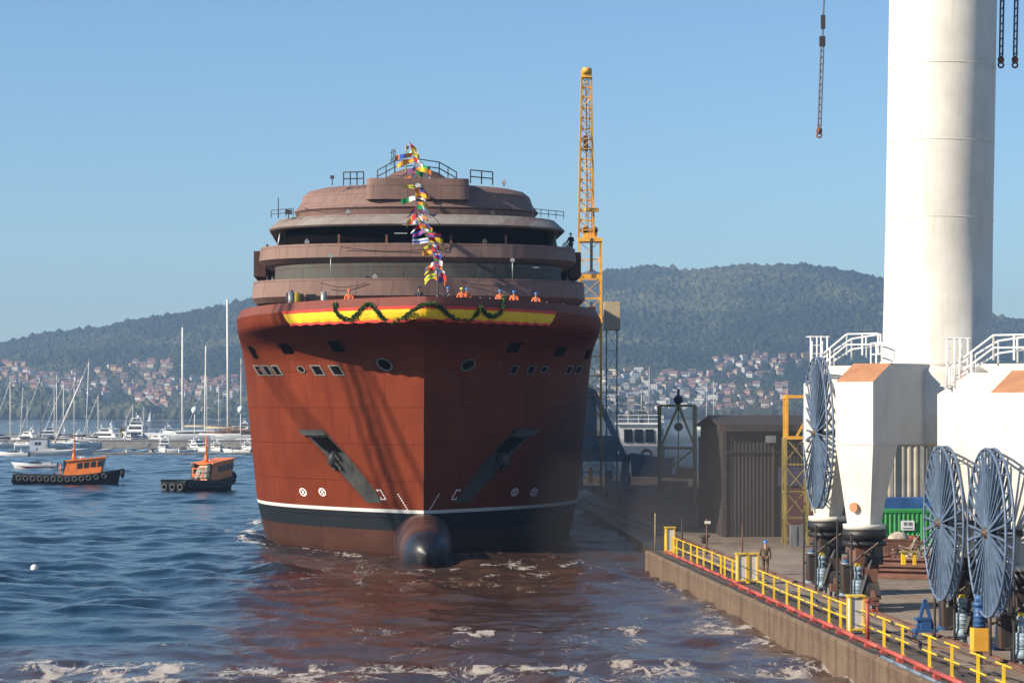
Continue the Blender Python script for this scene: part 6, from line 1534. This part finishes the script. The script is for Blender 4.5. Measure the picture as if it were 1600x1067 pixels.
# workboat beyond the quay on the right
e = empty('pilot_vessel', WL(1003, 741), 'workboat with blue grey hull and white wheelhouse beyond the far end of the yard', 'workboat', None, R(-100)); 
e.location = Vector(((1003 - 800) * 350 / F, 350, 0))
b = MB(); rows = hullform(b, 22, 8.0, 3.3, 1.0, .9, 14, .8, 2.2); b.build('hull', pbr('workboat_blue', (.16, .22, .30), .5, var=.12), e)
b = MB(); pr = [(-3, 3.3), (5, 3.3), (4.6, 5.1), (-3, 5.1)]; b.prism([(x, -3.0, z) for x, z in pr], (0, 6, 0)); b.build('deckhouse', M['blueg'], e)
b = MB(); b.prism([(-1.6, -2.6, 5.1), (3.4, -2.6, 5.1), (4.1, -3.0, 8.2), (-1.6, -3.0, 8.2)], (0, 5.8, 0)); wh = b.build('wheelhouse', M['white_clean'], e)
for yy in (-2.1, -.55, 1.0): b = MB(); b.prism([(3.62, yy, 5.6), (3.62, yy + 1.2, 5.6), (4.08, yy + 1.2, 7.5), (4.08, yy, 7.5)], (.06, 0, 0)); b.build('window', M['glass'], wh)
for s in (-1, 1):
    for k in range(2): b = MB(); b.prism([(-.9 + k * 2, s * 2.85, 5.8), (.6 + k * 2, s * 2.85, 5.8), (.7 + k * 2, s * 3.02, 7.5), (-.9 + k * 2, s * 3.02, 7.5)], (0, s * .12, 0)); b.build('window', M['glass'], wh)
b = MB(); b.box((1.3, -.05, 8.3), (6.4, 6.6, .25)); b.build('roof', M['white_clean'], wh)
b = MB(); b.tube((0, 0, 8.3), (0, 0, 13.5), .22, .1); b.tube((-1, 1, 8.3), (-1, 1, 16.5), .12); b.tube((0, -1.4, 11), (0, 1.4, 11), .1); b.box((.4, 0, 10.2), (.3, 2.2, .25)); b.ball((1.2, -1.8, 9.7), .6); b.tube((1.2, -1.8, 8.3), (1.2, -1.8, 9.5), .1)
for k in range(5): b.tube((0, -.8 + k * .3, 8.4), (.1, -.9 + k * .35, 9.8), .04)
b.build('mast', M['grey'], e)
b = MB(); pts = [(3.9, y, 8.4) for y in (-2.8, 2.8)]; rail('roof_railing', [(4, -3, 8.4), (4, 3, 8.4), (-1, 3, 8.4)], 1.1, .05, M['white_clean'], e)
b = MB(); b.torus((4.8, 1.2, 3.9), .7, .16, M=Matrix.Rotation(R(90), 3, 'Y')); b.build('liferaft', M['dark'], e)
sailboat(1113, 672, 596, 12, R(20), 'far sailing yacht with mast rising above the lean-to shed'); sailboat(1228, 673, 608, 10, R(20), 'far sailing yacht with mast beside the yellow cage'); sailboat(1106, 671, 598, 11, R(160), 'far sailing yacht left of the one above the lean-to shed')
# ================================================================== PEOPLE
pq = P(1196, 898, 108.5); pq = Vector(((1196 - 800) * Ys(898, QZ) / F, Ys(898, QZ), QZ))
person('person', pq, R(-12), 'person in olive brown overalls and blue helmet walking away along the quay', M['workwear'], M['workwear'], M['helmet_b'], 'walk')
dz = 16.55
BG = 'shipyard workers behind the bow bulwark'
for (px, py, sd_, top_, hl, lb) in ((540, 456, -1, 'hivis', 'hivis', 'person in orange workwear leaning at the bulwark, leftmost worker on the bow'), (655, 450, -1, 'darkcloth', 'darkcloth', 'person in dark top and pale trousers at the very bow beside the jackstaff'),
        (702, 463, 1, 'darkcloth', 'helmet_b', 'person of whom only a blue helmet shows over the bulwark'), (724, 455, 1, 'hivis', 'helmet_y', 'person in orange workwear and yellow helmet looking over the bulwark'), (733, 461, 1, 'hivis', 'helmet_b', 'person with blue helmet just right of the yellow helmet'),
        (787, 460, 1, 'hivis', 'helmet_b', 'person in orange and blue helmet above the garland end'), (809, 466, 1, 'hivis', 'helmet_b', 'person in orange and blue helmet, second from the right on the bow'), (845, 468, 1, 'hivis', 'helmet_b', 'person in orange and blue helmet, rightmost over the striped cloth')):
    # stand just behind the bulwark at that column
    best = None
    for u in np.arange(.4, 24, .1):
        ww = sd_ * max(0, hull_w(u, 17.75)); p = W(u, ww, 16.6); xx = 800 + p.x / p.y * F
        if best is None or abs(xx - px) < best[0]: best = (abs(xx - px), u, ww)
    u, ww = best[1], best[2]; pt = W(u + .55, ww * .96, 16.6)
    ztop = H0 - (py - HY) * pt.y / F; pt.z = ztop - 1.80
    if pt.z < 16.60: pt.z = 16.60
    e_ = person('person', pt, R(180 if abs(px - 655) > 5 else 170), lb, M[top_], M['shirt'] if px == 655 else M['workwear'], M[hl], 'lean' if px != 655 else 'stand', 1.76, BG, False)
    if pt.z > 16.62:
        b = MB(); b.box((0, 0, (16.6 - pt.z) / 2), (.8, .5, pt.z - 16.6 - .01)); bx = b.build('deck_step', M['grey'], None); bx.location = pt; bx.parent = ship; bx.matrix_parent_inverse = Matrix.Translation(-SO)
person('person', W(33.5, 12.3, 22.9 - .3), R(150), 'person in dark clothes standing on the wing of the upper deck at right', M['darkcloth'], M['darkcloth'], M['darkcloth'], 'stand', 1.76, None, False)
pt = W(27, 13.4, 16.6); person('person', pt + Vector((0, 0, .15)), R(170), 'person in orange at the right end of the bulwark by the beige cabin', M['hivis'], M['workwear'], M['helmet_b'], 'lean', 1.76, None, False)

# unseen crane added left of the view to throw streaks of shade on the hull
def unseen_shade_crane():
    sv = to_sun
    def at(px, py, side, L_): q = onhull(px, py, side, 0)[0]; return q + sv * L_
    A = at(440, 500, -1, 95); B = at(600, 730, -1, 95); d = (A - B).normalized()
    foot = B - d * ((B.z - 4) / d.z); topp = A + d * 22
    e = empty('unseen_shade_crane', Vector((foot.x, foot.y, 0)), 'unseen crane barge with slanted lattice jib, added left of the view for its shade', 'crane barge'); o = e.location
    b = MB(); b.prism([(-18, -8, -1), (12, -8, -1), (14, -8, 2), (-20, -8, 2)], (0, 16, 0)); b.build('barge', M['dark'], e)
    b = MB(); b.box((-3, 0, 4.2), (9, 7, 4.4), top=.95); b.build('cabin', M['crane_y'], e)
    q = d.to_track_quat('Z', 'Y').to_matrix(); b = MB(); n = 26
    def cn(f, w_): c = foot.lerp(topp, f) - o; return [c + q @ Vector((a * w_, c2 * w_, 0)) for a, c2 in ((-1, -1), (1, -1), (1, 1), (-1, 1))]
    for k in range(n):
        f0, f1 = k / n, (k + 1) / n; a = cn(f0, .8); c = cn(f1, .8)
        for i in range(4): b.bar(a[i], c[i], .22); b.bar(c[i], c[(i + 1) % 4], .08); b.bar(a[i], c[(i + 1) % 4], .08)
    b.build('jib', M['crane_y'], e)
    C0 = at(395, 560, -1, 96); D0 = at(560, 765, -1, 96); g = (C0 - D0).normalized(); b = MB()
    f2 = D0 - g * ((D0.z - 4) / g.z); t2 = C0 + g * 26
    for k in range(3): s_ = Vector((0, .7 * k, .9 * k)); b.tube(f2 + s_ - o, t2 + s_ - o, .10, n=6)
    E0 = at(500, 520, -1, 94); F0 = at(640, 715, -1, 94); g = (E0 - F0).normalized(); f3 = F0 - g * ((F0.z - 4) / g.z)
    b.tube(f3 - o, E0 + g * 30 - o, .16, n=6)
    b.build('stays', M['dark'], e)  # cables set only to add further thin streaks of shade
unseen_shade_crane()
# brown dust drifting off the slipway
def dust():
    m = bpy.data.materials.new('slipway_dust'); m.use_nodes = True; t = m.node_tree; t.nodes.remove(t.nodes['Principled BSDF'])
    pv = t.nodes.new('ShaderNodeVolumePrincipled'); pv.inputs['Color'].default_value = (.25, .23, .22, 1); pv.inputs['Density'].default_value = .022
    t.links.new(pv.outputs[0], t.nodes['Material Output'].inputs['Volume'])
    b = MB((10, 190, 2))
    b.ball((6.5, 182, 2), 1, 28, 16, sx=7.5, sy=17, sz=10)
    o = b.build('dust_cloud', m); o.location = (10, 190, 2); tag(o, 'brownish dust drifting low between the ship and the quay', 'dust', kind='stuff')
    b = MB((14, 215, 2)); b.ball((14.0, 205, 3), 1, 28, 16, sx=12, sy=30, sz=5.2)
    o = b.build('dust_cloud', m); o.location = (14, 215, 2); tag(o, 'brownish dust drifting over the shaded yard in front of the workboat', 'dust', kind='stuff')
dust()
b = MB((16, 160, 3)); b.ball((16.5, 159, 2), 1, 28, 16, sx=9, sy=9, sz=10)
o = b.build('dust_cloud', bpy.data.materials['slipway_dust']); o.location = (16, 160, 3); tag(o, 'thin brownish dust hanging in front of the grey shed', 'dust', kind='stuff')
# ---- air
b = MB(); b.box((0, 2600, 133), (9000, 6200, 276)); hz = b.build('haze', None); hz.data.materials.clear()
m = bpy.data.materials.new('air_haze'); m.use_nodes = True; t = m.node_tree; t.nodes.remove(t.nodes['Principled BSDF'])
pv = t.nodes.new('ShaderNodeVolumePrincipled'); pv.inputs['Color'].default_value = (.46, .68, 1.0, 1); pv.inputs['Density'].default_value = .00015
pv.inputs['Anisotropy'].default_value = 0.2
t.links.new(pv.outputs[0], t.nodes['Material Output'].inputs['Volume']); hz.data.materials.append(m)
hz['kind'] = 'stuff'; hz['label'] = 'pale blue haze over the bay'
